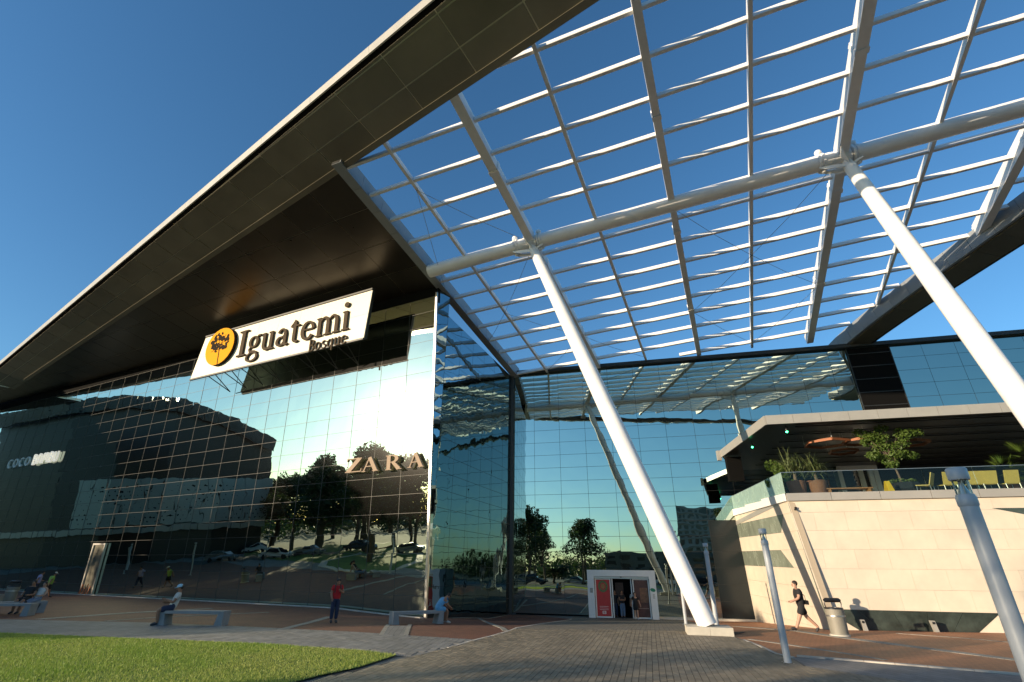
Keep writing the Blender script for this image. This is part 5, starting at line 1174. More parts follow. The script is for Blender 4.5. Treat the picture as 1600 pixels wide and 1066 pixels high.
def person(label, base, rz, pose, skinm, top, bottom, shoes=None, h=1.75, shorts=True, sleeves='short', hair='hair', cap=None, extra=None, seat=None, longhair=False, slim=1.0):
    t = thing('person', label, 'person', tuple(base), None, rz); k = h/1.77; J = {n: np.array(v, float) for n, v in REST.items()}
    for n, v in pose.items(): J[n] = np.array(v, float)
    # fingers
    J2 = dict(J); B2 = list(BONES)
    for s_ in 'LR':
        w_, p = J['wr'+s_], J['pa'+s_]; d = unit(p-w_); e_ = J['el'+s_]; side = unit(np.cross(d, unit(w_-e_)+np.array([.02, .5, .1]))); up = np.cross(side, d)
        for i in range(4):
            o_ = (i-1.5)*.017; l_ = (.062, .072, .068, .052)[i]; a = p+side*o_; b = a+d*l_*.5; c = b+d*l_*.45+up*.018
            for q, nm in ((p-d*.02+side*o_*.8, 'f0'), (b, 'f1'), (c, 'f2')): J2[f'{nm}{i}{s_}x'] = q
            B2 += [(f'f0{i}{s_}x', f'f1{i}{s_}x'), (f'f1{i}{s_}x', f'f2{i}{s_}x')]
        a = p-d*.045+side*-.02; J2['t0'+s_+'x'] = a; J2['t1'+s_+'x'] = a-side*.03+d*.025; J2['t2'+s_+'x'] = a-side*.035+d*.06; B2 += [('t0'+s_+'x', 't1'+s_+'x'), ('t1'+s_+'x', 't2'+s_+'x')]
    def rf(n):
        if n[-1] == 'x': return (.0095, .009)
        r_ = RAD[base_key(n)]; return (r_[0]*(slim if n[:2] not in ('he', 'ne') else 1), r_[1]*(slim if n[:2] not in ('he', 'ne') else 1))
    JS = {n: v*k for n, v in J2.items()}
    body_ = link('body', skin('body', JS, B2, lambda n: tuple(x*k for x in rf(n)), 'pel', 2), M[skinm], t)
    # shirt
    bt = [('waist', 'chest'), ('hem', 'waist'), ('chest', 'shL'), ('chest', 'shR'), ('chest', 'collar')]
    JT = dict(J); JT['hem'] = J['pel']+(J['waist']-J['pel'])*-.75; JT['collar'] = J['chest']+(J['neck']-J['chest'])*.62
    for s_ in 'LR':
        if sleeves != 'none':
            f_ = .62 if sleeves == 'short' else 1.0
            JT['sl'+s_] = J['sh'+s_]+(J['el'+s_]-J['sh'+s_])*f_; bt.append(('sh'+s_, 'sl'+s_))
            if sleeves == 'long': JT['cf'+s_] = J['el'+s_]+(J['wr'+s_]-J['el'+s_])*.9; bt.append(('sl'+s_, 'cf'+s_))
    R2 = dict(waist=(.185, .15), chest=(.21, .155), hem=(.21, .165), collar=(.095, .08), sh=(.092, .092), sl=(.088, .08), cf=(.045, .045))
    g2 = lambda n: tuple(x*k*slim for x in (R2.get(n) or R2[n[:-1]]))
    link('shirt', skin('shirt', {n: v*k for n, v in JT.items()}, bt, g2, 'chest', 2), M[top], t)
    # trousers or shorts
    JB = dict(J); bb = []; JB['wb'] = J['pel']+(J['waist']-J['pel'])*.95; bb.append(('wb', 'pel'))
    for s_ in 'LR':
        bb.append(('pel', 'hi'+s_))
        if shorts: JB['hm'+s_] = J['hi'+s_]+(J['kn'+s_]-J['hi'+s_])*.86; bb.append(('hi'+s_, 'hm'+s_))
        else: JB['kn'+s_] = J['kn'+s_]; JB['hm'+s_] = J['kn'+s_]+(J['an'+s_]-J['kn'+s_])*.93; bb += [('hi'+s_, 'kn'+s_), ('kn'+s_, 'hm'+s_)]
    R3 = dict(wb=(.165, .13), pel=(.195, .15), hi=(.135, .135), hm=(.125, .12) if shorts else (.078, .078), kn=(.095, .095))
    g3 = lambda n: tuple(x*k*slim for x in (R3.get(n) or R3[n[:-1]]))
    link('shorts' if shorts else 'trousers', skin('bottoms', {n: v*k for n, v in JB.items()}, bb, g3, 'pel', 2), M[bottom], t)
    for s_ in 'LR':
        a, b = J['an'+s_]*k, J['to'+s_]*k; d = unit(b-a); me = skin('shoe', {'a': a-d*.03-ZV*.015, 'b': a*.5+b*.5, 'c': b+d*.05}, [('a', 'b'), ('b', 'c')], lambda n: (.066*k, .055*k) if n != 'c' else (.05*k, .035*k), 'a', 1); link('shoe', me, M[shoes or 'shoe'], t)
    hc = (J['head0']*.35+J['head1']*.65)*k; hd = unit(J['head1']-J['neck']); fw = J.get('face', None)
    fw = unit(np.array(fw, float)) if fw is not None else np.array([0, 1, 0.]); fw = unit(fw-hd*(fw@hd)); rt_ = np.cross(fw, hd)
    if hair:
        mb = MB(); mb.ball((0, 0, 0), .103*k, 12, 8, (1, 1, 1)); mb.v = [tuple(hc+hd*.036*k-fw*.036*k+rt_*v[0]*.92+fw*v[1]*1.0+hd*v[2]*1.0) for v in mb.v]; link('hair', mb.mesh('hair', True), M[hair], t)
        if longhair: mb = MB(); mb.tube([hc-fw*.07*k, hc-fw*.11*k-hd*.12*k, hc-fw*.10*k-hd*.22*k], [.08*k, .075*k, .03*k], 8); link('hair', mb.mesh('hair', True), M[hair], t)
    if cap:
        mb = MB(); mb.ball((0, 0, 0), .112*k, 12, 8); mb.v = [tuple(hc+hd*.055*k+rt_*v[0]+fw*v[1]*1.08+hd*max(v[2], -.02)*.9) for v in mb.v]; link('cap', mb.mesh('cap', True), M[cap], t); cap_ = t.children[-1]
        mb = MB(); mb.prism([hc+hd*.045*k+fw*.09*k+rt_*.08*k, hc+hd*.03*k+fw*.19*k+rt_*.06*k, hc+hd*.03*k+fw*.19*k-rt_*.06*k, hc+hd*.045*k+fw*.09*k-rt_*.08*k], hd*.012*k); link('cap_peak', mb.mesh('cap_peak'), M[cap], t)
    fc = hc-hd*.0
    mb = MB(); mb.tube([fc+fw*.085*k+hd*.01*k, fc+fw*.118*k-hd*.02*k, fc+fw*.092*k-hd*.03*k], [.008*k, .015*k, .010*k], 6); link('nose', mb.mesh('nose', True), M[skinm], body_)
    for s_ in (-1, 1):
        mb = MB(); mb.ball(tuple(fc+fw*.086*k+rt_*s_*.033*k+hd*.016*k), .007*k, 6, 4); link('eye', mb.mesh('eye'), M['blackp'], body_)
        mb = MB(); mb.ball((0, 0, 0), .026*k, 6, 5, (.35, .7, 1)); mb.v = [tuple(fc-fw*.005*k+rt_*(s_*.086*k+v[0])+fw*v[1]+hd*(v[2]-.005)) for v in mb.v]; link('ear', mb.mesh('ear', True), M[skinm], body_)
    mb = MB(); mb.beam(fc+fw*.090*k-hd*.048*k-rt_*.022*k, fc+fw*.090*k-hd*.048*k+rt_*.022*k, .008, .008); link('mouth', mb.mesh('mouth'), mat('lip', (.25, .08, .06), .5) if 'lip' not in bpy.data.materials else bpy.data.materials['lip'], t)
    if extra: extra(t, J, k)
    return t
def seated(fwd=.45, lean=-.08, hand=None, foot=.42, zs=.50):
    p = dict(pel=(0, 0, zs+.11), waist=(0, lean*.4, zs+.27), chest=(0, lean, zs+.50), neck=(0, lean*1.15, zs+.65), head0=(0, lean*1.15+.02, zs+.74), head1=(0, lean*1.1+.03, zs+.83), head2=(0, lean*1.1+.01, zs+.92))
    for s_, k in (('L', -1), ('R', 1)):
        p.update({'sh'+s_: (k*.18, lean, zs+.58), 'el'+s_: (k*.25, lean+.12, zs+.30), 'wr'+s_: (k*.14, lean+.34, zs+.27), 'pa'+s_: (k*.08, lean+.39, zs+.28), 'hi'+s_: (k*.10, .03, zs+.09), 'kn'+s_: (k*.13, fwd, zs+.03), 'an'+s_: (k*.11, foot, .09), 'to'+s_: (k*.12, foot+.17, .035)})
    return p
# the walking man (faces left in the picture, mid stride)
wp = dict(pel=(0, 0, .93), waist=(0, .0, 1.08), chest=(0, .03, 1.32), neck=(0, .05, 1.47), head0=(0, .075, 1.56), head1=(0, .085, 1.65), head2=(0, .07, 1.735),
    hiL=(-.09, 0, .89), knL=(-.09, .17, .50), anL=(-.09, .36, .13), toL=(-.09, .52, .12), hiR=(.09, 0, .89), knR=(.09, -.16, .50), anR=(.09, -.50, .17), toR=(.10, -.42, .035),
    shL=(-.18, .02, 1.40), elL=(-.24, .12, 1.14), wrL=(-.19, .36, 1.04), paL=(-.17, .43, 1.03), shR=(.18, .03, 1.40), elR=(.24, -.14, 1.16), wrR=(.24, -.10, .92), paR=(.23, -.06, .86))
def bag(t, J, k):
    mb = MB(); mb.box((-.05, -.19, 1.02), (.10, .02, 0), (0, .055, .01), (0, .0, .075)); link('shoulder_bag', mb.mesh('shoulder_bag'), M['blackp'], t)
    mb = MB(); mb.tube([(-.12, -.17, 1.06), (-.16, -.15, 1.25), (.02, .0, 1.47), (.15, .14, 1.28)], .012, 6); link('bag_strap', mb.mesh('bag_strap'), M['blackp'], t)
gw = (gp(1245, 986)+gp(1276, 990))/2; az = math.atan2(-dR[1], -dR[0])+.12
person('man in black t-shirt and black shorts striding left past the cream wall', gw, az-math.pi/2, wp, 'skin', 'cblack', 'cblack', h=1.80, extra=bag)
# red shirt man with a backpack
rp = dict(elL=(-.26, .06, 1.16), wrL=(-.12, .26, 1.24), paL=(-.07, .28, 1.29), elR=(.24, .02, 1.13), wrR=(.20, .16, .95), paR=(.19, .18, .89), head0=(0, .05, 1.57), head1=(0, .08, 1.65), head2=(0, .08, 1.73))
def pack(t, J, k):
    for s_ in (-1, 1): mb = MB(); mb.tube([(s_*.11, .12, 1.12), (s_*.12, .135, 1.30), (s_*.10, .05, 1.45), (s_*.10, -.12, 1.44)], .022, 6); link('backpack_strap', mb.mesh('backpack_strap'), M['blackp'], t)
    mb = MB(); mb.tube([(0, -.20, 1.02), (0, -.22, 1.2), (0, -.19, 1.42)], [.13, .15, .10], 10); link('backpack', mb.mesh('backpack', True), M['blackp'], t)
g_ = gp(520, 973); person('man in red t-shirt with dark backpack straps standing in front of the glass', g_, math.pi+.45, rp, 'skin2', 'cred', 'cnavy', h=1.70, shorts=False, extra=pack)
# man with cap seated at the left end of the bench
c, l_, r_ = BEN2; u = np.array([math.cos(r_), math.sin(r_), 0]); b_ = c-u*(l_/2-.28)
sp = seated(fwd=.44, lean=-.12, foot=.36); sp.update(wrL=(-.06, .30, .90), paL=(-.02, .36, .92), wrR=(.08, .26, .78), paR=(.03, .32, .80), face=(.1, 1, -.1))
person('seated man in pale cap, white printed t-shirt and navy shorts', b_, r_+math.pi/2+.55, sp, 'skin2', 'cwhite', 'cnavy', h=1.74, cap='ccap')
# crouched person on the right end of bench 3
c, l_, r_ = BEN3; u = np.array([math.cos(r_), math.sin(r_), 0]); b_ = c+u*(l_/2-.20)
sp = seated(fwd=.42, lean=.20, foot=.40); sp.update(chest=(0, .24, .92), waist=(0, .08, .76), neck=(0, .38, 1.02), head0=(0, .46, 1.06), head1=(0, .53, 1.08), head2=(0, .58, 1.10), shL=(-.17, .28, .97), shR=(.17, .28, .97), elL=(-.2, .42, .70), elR=(.2, .42, .70), wrL=(-.08, .60, .58), wrR=(.1, .60, .62), paL=(-.03, .68, .55), paR=(.06, .69, .56), face=(0, .6, -1))
person('hunched person in light blue clothes sitting on the bench end by the corner', b_, r_-math.pi/2, sp, 'skin2', 'cblue', 'cblue', h=1.72, shoes='shoew')
# woman walking out of the entrance
wp2 = dict(knL=(-.09, .10, .50), anL=(-.09, .14, .09), toL=(-.1, .30, .04), knR=(.09, -.02, .50), anR=(.09, -.18, .14), toR=(.1, -.06, .035), elL=(-.27, .0, 1.14), wrL=(-.33, .08, .92), paL=(-.34, .10, .85), elR=(.27, -.02, 1.14), wrR=(.31, .02, .92), paR=(.31, .04, .85))
g_ = gp(995, 968); person('woman in black top and black knee shorts walking out of the entrance', g_, math.pi-.1, wp2, 'skin', 'cblack', 'cblack', h=1.64, slim=.92, shoes='shoew', longhair=True)
person('man with folded arms in black t-shirt and jeans inside the entrance', Rr((q0+q1)/2-.05, -.85, .42), math.pi+.3, dict(elL=(-.24, .05, 1.15), wrL=(.02, .20, 1.16), paL=(.09, .19, 1.18), elR=(.24, .05, 1.15), wrR=(-.02, .23, 1.12), paR=(-.09, .20, 1.13)), 'skin2', 'cblack', 'cjean', h=1.74, shorts=False)
person('person in pale shirt standing inside the right side of the entrance', Rr((q0+q1)/2+.75, -.85, .35), math.pi-.4, {}, 'skin2', 'cwhite', 'cnavy', h=1.76, shorts=False)
person('person in dark clothes standing at the left side inside the entrance', Rr((q0+q1)/2-.55, -.85, .30), math.pi+.2, {}, 'skin2', 'cblack', 'cnavy', h=1.72, shorts=False)
# two people passing at the left and two lounging on the far bench
def stride(s=1): return dict(pel=(0, 0, .93), knL=(-.09, .14*s, .50), anL=(-.09, .24, .12), toL=(-.1, .40, .06), knR=(.09, -.06, .50), anR=(.09, -.34, .20), toR=(.1, -.24, .06), elL=(-.25, .10, 1.16), wrL=(-.2, .3, 1.05), paL=(-.2, .36, 1.06), elR=(.26, -.12, 1.16), wrR=(.27, -.16, .95), paR=(.27, -.18, .88), chest=(0, .05, 1.33), neck=(0, .08, 1.48), head0=(0, .11, 1.57), head1=(0, .12, 1.66), head2=(0, .11, 1.745))
g_ = gp(51, 932); person('walker in lavender shirt and dark trousers near the far left glass', g_, -.7, stride(), 'skin2', 'clav', 'cnavy', h=1.72, shorts=False)
g_ = gp(70, 934.5); person('walker in lime green shirt, black shorts and white cap near the far left glass', g_, -.5, stride(), 'skin2', 'cgreen', 'cblack', h=1.66, cap='cwhite')
c, l_, r_ = BEN1; u = np.array([math.cos(r_), math.sin(r_), 0])
sp = seated(fwd=.46, lean=-.22, foot=.80); sp.update(anL=(-.1, .82, .42), toL=(-.1, .90, .55), anR=(.1, .84, .36), toR=(.1, .93, .48), wrR=(.34, -.30, .62), paR=(.36, -.34, .58), elR=(.32, -.22, .82))
person('woman in pale top and light jeans lounging on the far left bench', c+u*(l_*.30), r_+math.pi/2-.2+math.pi/3, sp, 'skin', 'cwhite', 'cjean', h=1.66, shorts=False, longhair=True, sleeves='none', slim=.93)
person('person in black clothes lounging on the far left bench beside the woman', c+u*(l_*.06)+np.array([0, .1, 0]), r_+math.pi/2+.9, seated(lean=-.2), 'skin2', 'cblack', 'cblack', h=1.74)
# ================================================================== THE PLACE BEHIND THE CAMERA (seen mirrored in the glass)
def tree_mesh(seed, h, r, n=5200, ls=.20, trunk=.28, low=.28):
    rr = random.Random(seed); mb = MB(); mb.tube([(0, 0, -.2), (.1, 0, h*.2), (-.05, .1, h*.42), (0, 0, h*.7)], [trunk, trunk*.75, trunk*.55, trunk*.2], 9)
    cs = []
    for i in range(16):
        a = rr.random()*6.283; z = h*(low+.14+(.86-low)*rr.random()); rad = r*math.sin(min(1, max(.15, (1.02-z/h)/(1-low)*1.25))*math.pi/2)*rr.uniform(.45, .95)
        c = (rad*math.cos(a), rad*math.sin(a), z); cs.append(c); mb.tube([(0, 0, h*.25+z*.2), (c[0]*.5, c[1]*.5, z*.75), c], [trunk*.3, trunk*.18, .03], 5)
    cs.append((0, 0, h*.92)); tm = mb.mesh('trunk', True); lb = MB()
    for c in cs: leafball(lb, c, r*rr.uniform(.28, .46), n//len(cs), ls, (1, 1, .75), hollow=.3)
    return tm, lb.mesh('crown', fix=False)
TM = [tree_mesh(1, 10, 4.0), tree_mesh(2, 10, 4.4, low=.22), tree_mesh(3, 10, 3.2, low=.3), tree_mesh(4, 10, 3.6, n=1500, low=.35)]
def tree(k, P, h, w_, label, rz=None, g='trees across the lawn behind the camera'):
    t = thing('broadleaf_tree', label, 'tree', tuple(P), g, rz if rz is not None else random.random()*6); sx = w_/7.6
    for nm, me, m in (('trunk', TM[k][0], M['bark']), ('crown', TM[k][1], M['leaf'])):
        if not me.materials: me.materials.append(m)
        o = link(nm, me, None, t); o.scale = (sx, sx, h/10)
    return t
def hfor(x, y, s):      # height that reaches the picture point when mirrored s metres beyond the glass
    P = onpl(x, y, G1, nL); d = ray(x, y); d = d-2*(d@nL)*nL; return P[2]+d[2]/math.hypot(d[0], d[1])*s
TL = [  # mirrored base x, top point, distance, mesh, width, label
    (575, 538, 712, 36, 0, 11, 'tallest broad dark tree mirrored left of the store letters'),
    (648, 650, 728, 44, 1, 10, 'dark broad tree mirrored right under the last store letter'),
    (500, 500, 738, 52, 1, 13, 'rounded dark tree mirrored between the curved building and the tallest tree'),
    (455, 455, 752, 66, 0, 14, 'lower dark tree mirrored beside the curved building'),
    (610, 605, 738, 60, 2, 12, 'narrow dark tree mirrored behind the store letters'),
    (425, 425, 758, 90, 1, 18, 'distant low tree mirrored at the edge of the curved building'),
    (560, 560, 748, 80, 0, 18, 'distant dark tree mirrored behind the tallest tree'),
    (520, 520, 755, 100, 1, 20, 'farthest rounded tree mirrored on the skyline')]
for bx, tx_, ty, s, k, w_, lb in TL:
    P = mirror_at(bx, 850, s); tree(k, P, hfor(tx_, ty, s), w_, lb)
# trees that shade the forecourt from the low sun
SH = [(-7.9, 44, 15, 8), (-.5, 41, 15.5, 9), (8, 38, 14, 10), (13, 42, 13, 11), (22, 36, 12, 10), (-24.5, 46, 12.5, 7), (-30.5, 50, 13.5, 9), (-38, 54, 14, 10), (-46, 58, 15, 12), (15, 60, 14, 12)]
SL = ['nearest the paved forecourt', 'beside the drive, second from the forecourt', 'close to the drive, third from the forecourt', 'fourth from the forecourt', 'farthest to the right', 'shading the left benches', 'shading the paver path', 'in the middle of the far lawn', 'at the back of the far lawn', 'slim one between the lawns']
for k, (c_, s_, h_, w_) in enumerate(SH):
    P = np.array([-.89*s_+c_*.457, -.457*s_-c_*.89, 0]); tree(k % 3, P, h_, w_, 'broad shade tree left behind the camera, '+SL[k])
for k, (x, y, h_, w_, lb) in enumerate(()) if True else enumerate(((-38, -6, 9, 9, 'broad tree far left behind the camera, nearest the paved forecourt'), (-50, -24, 11, 11, 'tall tree far left behind the camera beside the drive'), (-30, -19, 8.5, 9, 'round tree behind the camera close to the drive'), (-64, 2, 12, 12, 'large tree in the park strip behind the far lawn'), (-72, -30, 13, 13, 'large tree at the back of the park strip'))):
    tree(k % 3, (x, y, 0), h_, w_, lb)
# tree and palm mirrored in the rear glass
def hfor_r(x, y, s):
    P = onpl(x, y, DP, nR); d = ray(x, y); d = d-2*(d@nR)*nR; return P[2]+d[2]/math.hypot(d[0], d[1])*s
P = mirror_r(850, 930, 62); tree(3, P, hfor_r(848, 832, 62), 7.5, 'open crowned tree mirrored left of the entrance', g=None)
P = mirror_r(866, 930, 66); tree(2, P, hfor_r(866, 885, 66), 9, 'low dense tree mirrored left of the entrance', g=None)
def palm(P, h, label, r_=2.9):
    t = thing('palm_tree', label, 'palm', tuple(P)); mb = MB(); mb.tube([(0, 0, -.2), (.15, 0, h*.5), (0, .1, h)], [.22, .17, .14], 8); link('trunk', mb.mesh('trunk', True), M['bark'], t)
    mb = MB()
    for i in range(17):
        az = i*2.4+random.random()*.5; el = random.uniform(-.35, 1.25); p = np.array([0, .1, h]); d = np.array([math.cos(az)*math.cos(el), math.sin(az)*math.cos(el), math.sin(el)])
        for k in range(14):
            q = p+d*r_/12; sd = unit(np.cross(d, ZV)+1e-6)
            for s_ in (-1, 1): mb.poly([p, q, p+d*.03, p+sd*s_*.38*(1-k/16)-ZV*.34+d*.2], random.random())
            p = q; d = unit(d-ZV*.14)
    link('fronds', mb.mesh('fronds', fix=False), M['leaf'], t, kind='stuff')
P = mirror_r(912, 930, 52); palm(P, hfor_r(912, 862, 52), 'feathery palm mirrored just above the entrance portal')
P = mirror_r(800, 930, 70); palm(P, hfor_r(800, 865, 70), 'feathery palm mirrored beside the inner corner')
# curved dark restaurant building with a perforated screen
bp = [mirror_at(410, 850, 62), mirror_at(330, 850, 54), mirror_at(240, 850, 47), mirror_at(150, 850, 42), mirror_at(60, 850, 38), mirror_at(-60, 850, 36)]
hp = [hfor(412, 690, 62), hfor(330, 655, 54), hfor(240, 630, 47), hfor(150, 628, 42), hfor(60, 640, 38), hfor(0, 655, 36)]
bt_ = thing('curved_building', 'dark curved building with a silver perforated screen, mirrored in the left glass', 'building', tuple(bp[0])); bo = np.array(bt_.location)
dens = []; hts = []
for i in range(len(bp)-1):
    for k in range(4): u = k/4; dens.append(bp[i]*(1-u)+bp[i+1]*u); hts.append(hp[i]*(1-u)+hp[i+1]*u)
dens.append(bp[-1]); hts.append(hp[-1])
cen = bp[2]+np.array([-40, -25, 0])*1.0
def outn(i):
    a, b = dens[max(0, i-1)], dens[min(len(dens)-1, i+1)]; d = unit(b-a); n = np.array([-d[1], d[0], 0]); return n if n@(np.array([-10, 40, 0])-dens[i]) > 0 else -n
for i in range(len(dens)-1):
    n0 = (outn(i)+outn(i+1))/2; a, b = dens[i]-bo, dens[i+1]-bo; h0, h1 = hts[i], hts[i+1]; g_ = unit(b-a)*.03
    def sl_(nm, z0, z1, o, m, th=.3, f=1.0): mb = MB(); mb.prism([a+g_+ZV*z0+n0*o, b-g_+ZV*z0+n0*o, b-g_+ZV*(z1 if z1 > 0 else h1+z1)+n0*o, a+g_+ZV*(z1 if z1 > 0 else h0+z1)+n0*o], -n0*th); link(nm, mb.mesh(nm), m, bt_)
    sl_('parapet', 99, 0, 0, M['blueglass']) if False else None
    mb = MB(); mb.prism([a+g_+ZV*(h0-2.0)+n0*.5, b-g_+ZV*(h1-2.0)+n0*.5, b-g_+ZV*h1+n0*.9, a+g_+ZV*h0+n0*.9], -n0*.4); link('parapet_panel', mb.mesh('parapet_panel'), M['blueglass'], bt_)
    mb = MB(); mb.prism([a-n0*.6, b-n0*.6, b+ZV*(h1-.2)-n0*.6, a+ZV*(h0-.2)-n0*.6], -n0*.3); link('dark_wall', mb.mesh('dark_wall'), M['blackp'], bt_)
    if i < 14:
        z0, z1 = 5.2, min(12.0, h0-4); mb = MB(); mb.prism([a+g_+ZV*z0+n0*.3, b-g_+ZV*z0+n0*.3, b-g_+ZV*z1+n0*.3, a+g_+ZV*z1+n0*.3], -n0*.12); o_ = link('screen_panel', mb.mesh('screen_panel'), M['screen'], bt_)
        hb_ = MB(); L_ = np.linalg.norm(b-a); d = unit(b-a)
        for jj in range(9):
            for ii in range(int(L_/.45)):
                if (ii+jj) % 2: continue
                s_ = .13*abs(math.sin(ii*.35+i)*.6+math.cos(jj*.45)*.6)+.03; c = a+d*(.3+ii*.45)+ZV*(z0+.6+jj*.62)+n0*.306
                hb_.poly([c-d*s_, c-ZV*s_, c+d*s_, c+ZV*s_])
        link('screen_holes', hb_.mesh('screen_holes'), M['black'], bt_, kind='stuff')
    mb = MB(); mb.prism([a+g_+ZV*4.2+n0*.6, b-g_+ZV*4.2+n0*.6, b-g_+ZV*5.0+n0*.6, a+g_+ZV*5.0+n0*.6], -n0*.9); link('floor_band', mb.mesh('floor_band'), M['slab'], bt_)
mb = MB(); cp_ = [p-bo for p in dens]; back = [cp_[-1]+np.array([-26, -16, 0]), cp_[0]+np.array([-30, -6, 0])]
mb.prism([p-outn(i_)*4.0 for i_, p in enumerate(cp_)]+back, ZV*(min(hts)-.6)); link('building_core', mb.mesh('building_core'), M['tglass'], bt_)
# low blue building, tower mirrored in the rear glass
def block(name, label, cat, P0, P1, depth, h, m, floors=0, wcols=0, wm=None):
    a, b = np.array(P0), np.array(P1); d = unit(b-a); n = np.array([-d[1], d[0], 0]); n = n if n@(CP*[1, 1, 0]-a) > 0 else -n; t = thing(name, label, cat, tuple(a)); Lw = np.linalg.norm(b-a)
    mb = MB(); mb.prism([np.zeros(3), b-a, b-a-n*depth, -n*depth], ZV*h); wl_ = link('wall', mb.mesh('wall'), m, t)
    for f in range(floors):
        for c in range(wcols):
            x0 = Lw*(c+.2)/wcols; x1 = Lw*(c+.8)/wcols; z0 = h*(f+.30)/floors; z1 = h*(f+.82)/floors
            mb = MB(); mb.prism([d*x0+ZV*z0+n*.02, d*x1+ZV*z0+n*.02, d*x1+ZV*z1+n*.02, d*x0+ZV*z1+n*.02], n*.06); link('window', mb.mesh('window'), wm or M['tglass'], wl_)
        mb = MB(); mb.prism([d*-.1+ZV*(h*f/floors), d*(Lw+.1)+ZV*(h*f/floors), d*(Lw+.1)+ZV*(h*f/floors)+n*(.5 if floors > 6 else .15), d*-.1+ZV*(h*f/floors)+n*(.5 if floors > 6 else .15)], ZV*h*.09/max(1, floors)*2); link('floor_band', mb.mesh('floor_band'), m, t)
    mb = MB(); mb.prism([d*-.2+ZV*h+n*.2, d*(Lw+.2)+ZV*h+n*.2, d*(Lw+.2)+ZV*h-n*(depth+.2), d*-.2+ZV*h-n*(depth+.2)], ZV*.5); link('parapet', mb.mesh('parapet'), m, t)
    return t
s1 = 78; block('low_building', 'long low blue grey building mirrored behind the white column', 'building', mirror_r(1230, 900, s1), mirror_r(948, 900, s1), 26, hfor_r(1050, 868, s1), M['blueglass'], 4, 12)
s2 = 170; block('apartment_tower', 'wide balconied apartment tower mirrored in the rear glass', 'building', mirror_r(1140, 880, s2), mirror_r(1066, 880, s2), 18, hfor_r(1105, 793, s2), M['tower'], 12, 7)
s2 = 190; block('apartment_tower', 'slimmer apartment tower mirrored at the left of the rear glass tower', 'building', mirror_r(1062, 880, s2), mirror_r(1048, 880, s2), 14, hfor_r(1055, 830, s2), M['tower'], 9, 3)
# towers off to the right, mirrored in the dark side glass
Pq = np.array([96., 118, 0]); block('apartment_tower', 'square apartment tower mirrored in the dark side glass', 'building', Pq, Pq+[14, -12, 0], 14, 26, M['tower'], 12, 5)
Pq = np.array([70., 40, 0]); block('low_building', 'low pitched building mirrored in the dark side glass', 'building', Pq, Pq+[12, -20, 0], 14, 10, M['tower'], 3, 5)
# far tree belt
tb = MB()
for i in range(900):
    a = math.radians(random.uniform(-205, -75)); d = random.uniform(150, 260); c = (d*math.sin(a), d*math.cos(a), random.uniform(1, 6.5)); leafball(tb, c, 4.2, 46, .8, hollow=.4)
o = put('tree_belt', tb, M['leaf'], fix=False, kind='stuff'); tag(o, 'far dark belt of trees closing the park behind the camera', 'trees')
# mirrored lawn, paths, drive
def M2(*pts): return [tuple(P[:2]) for P in pts]
lp = M2(mirror_at(530, 905, 22), mirror_at(560, 900, 20), mirror_at(620, 893, 22), mirror_at(648, 880, 30), mirror_at(652, 872, 40), mirror_at(560, 872, 44), mirror_at(510, 880, 36), mirror_at(505, 893, 28))
sheet('lawn', lp, .035, M['lawn'])
ctr = np.mean(np.array(lp), axis=0); ring_ = [np.array(p) for p in lp]+[np.array(lp[0])]
paving_strip('kerb', [ctr+(p-ctr)*1.03 for p in ring_], .7, .03, M['concretew'], ln=2.5, hgt=.03)
la = [tuple(mirror_at(x, 860, s)[:2]) for x, s in ((380, 52), (520, 56), (650, 52), (650, 66), (520, 74), (380, 74))]; sheet('lawn', la, .03, M['lawn'])
dr = [tuple(mirror_at(x, 860, s)[:2]) for x, s in ((300, 36), (420, 42), (520, 46), (660, 42), (660, 50), (520, 54), (400, 51), (300, 44))]; sheet('road', dr, .02, M['asphalt'])
sheet('lawn', [tuple(mirror_r(x, 900, s)[:2]) for x, s in ((820, 44), (1130, 44), (1130, 50), (820, 50))], .03, M['lawn'])
sheet('road', [tuple(mirror_r(x, 900, s)[:2]) for x, s in ((790, 52), (1230, 52), (1230, 62), (790, 62))], .02, M['asphalt'])
# parked cars
def car_mesh():
    prof = [(-2.1, .35), (-2.15, .62), (-2.05, .86), (-1.35, .95), (-.75, 1.38), (.45, 1.42), (1.15, .98), (1.95, .84), (2.15, .6), (2.1, .35)]
    def sect(y, sc, top): return [(x*sc, y, z if z < .97 else .95+(z-.95)*top) for x, z in prof]
    mb = MB(); n = len(prof); S = [sect(-.80, .97, 1), sect(-.86, 1, 1), sect(.86, 1, 1), sect(.80, .97, 1)]
    S = [[(x, (-.85 if j == 0 else .85)*(1 if z < .97 else .80), z) for x, z in prof] for j in range(2)]
    mb.faces(S[0]+S[1], [tuple(range(n)), tuple(range(2*n-1, n-1, -1))]+[(i, (i+1) % n, n+(i+1) % n, n+i) for i in range(n)])
    wb = MB()
    for j, sy in ((0, -1), (1, 1)): wb.poly([(-1.25, sy*.853, .97), (-.72, sy*.70, 1.33), (.42, sy*.70, 1.36), (1.02, sy*.845, 1.0)])
    wb.poly([(-1.40, -.68, .975), (-1.40, .68, .975), (-.80, .62, 1.375), (-.80, -.62, 1.375)]); wb.poly([(.52, -.62, 1.405), (.52, .62, 1.405), (1.16, .68, 1.01), (1.16, -.68, 1.01)])
    return mb.mesh('car_body'), wb.mesh('car_windows', fix=False)
CB, CW = car_mesh(); wm = MB(); wm.tube([(0, -.09, 0), (0, .09, 0)], .31, 16); WM = wm.mesh('wheel', True); WM.materials.append(M['tyre'])
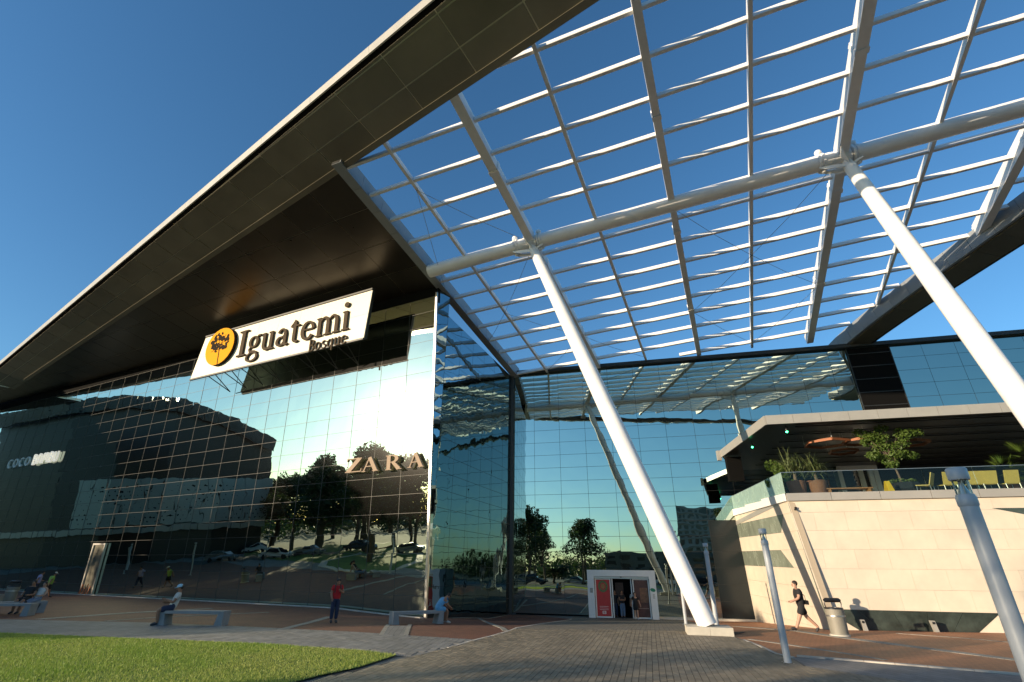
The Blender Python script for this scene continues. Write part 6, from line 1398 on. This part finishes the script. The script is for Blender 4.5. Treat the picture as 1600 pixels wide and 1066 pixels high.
def car(P, rz, m, label, g='cars parked behind the camera'):
    t = thing('parked_car', label, 'car', tuple(P), g, rz); b = CB.copy(); b.materials.append(m); link('car_body', b, None, t); w2 = CW
    if not w2.materials: w2.materials.append(M['tglass'])
    o = link('car_windows', w2, None, t); o.location = (0, 0, .012)
    for x in (-1.3, 1.32):
        for y in (-.80, .80): o = link('wheel', WM, None, t); o.location = (x, y, .31)
    for y in (-.6, .6): mb = MB(); mb.box((2.1, y, .66), (.05, 0, 0), (0, .14, 0), (0, 0, .06)); link('headlight', mb.mesh('headlight'), M['fascia'], t)
pw_ = mat('white_car_paint', (.62, .62, .62), .25, 0); ps_ = mat('silver_car_paint', (.35, .36, .37), .25, .6); pk_ = mat('dark_car_paint', (.04, .045, .05), .2, .2); pr_ = mat('dark_red_car_paint', (.18, .02, .02), .25, 0)
cdat = [(435, 44, pw_, 'white car mirrored at the left of the drive'), (485, 47, ps_, 'silver car mirrored in the middle of the drive'), (640, 44, ps_, 'silver car mirrored beside the sunlit corner'), (350, 40, ps_, 'silver car mirrored under the curved building'), (560, 49, pk_, 'dark car mirrored behind the tree trunks'), (405, 60, pw_, 'white car parked farther off by the curved building')]
rzc = math.atan2(*(mirror_at(640, 850, 44)-mirror_at(435, 850, 44))[:2][::-1])
for x, s, m, lb in cdat: car(mirror_at(x, 850, s)+ZV*.02, rzc+random.uniform(-.1, .1), m, lb)
rzr = math.atan2(dR[1], dR[0])
for x, s, m, lb in ((902, 53.5, ps_, 'silver car mirrored beside the entrance portal'), (835, 55, pk_, 'dark car mirrored near the inner corner'), (1045, 56, pw_, 'white car mirrored under the white column'), (1095, 57, pk_, 'dark car mirrored between the lamp posts'), (1140, 55, ps_, 'silver car mirrored at the terrace building edge'), (960, 58, pr_, 'dark red car mirrored behind the entrance')): car(mirror_r(x, 930, s)+ZV*.02, rzr, m, lb)
# plaza things mirrored in the left glass
t = litter_bin(mirror_at(382, 905, 13), 'round litter bin mirrored in the middle of the left glass')
c = mirror_at(405, 905, 15); bench(c, 2.2, .3, 'grey bench mirrored in the glass behind the seated passer-by')
person('person sitting on a bench mirrored in the left glass', c, 1.2, seated(lean=.1), 'skin2', 'cblack', 'cnavy', h=1.7)
c = mirror_at(585, 900, 16); bench(c, 2.3, .2, 'grey bench mirrored in front of the round lawn')
for x, s, lb in ((610, 19, 'lamp post mirrored beside the round lawn'), (300, 20, 'lamp post mirrored near the curved building'), (200, 24, 'lamp post mirrored at the far left of the glass')): lamp_post(mirror_at(x, 880, s), lb)
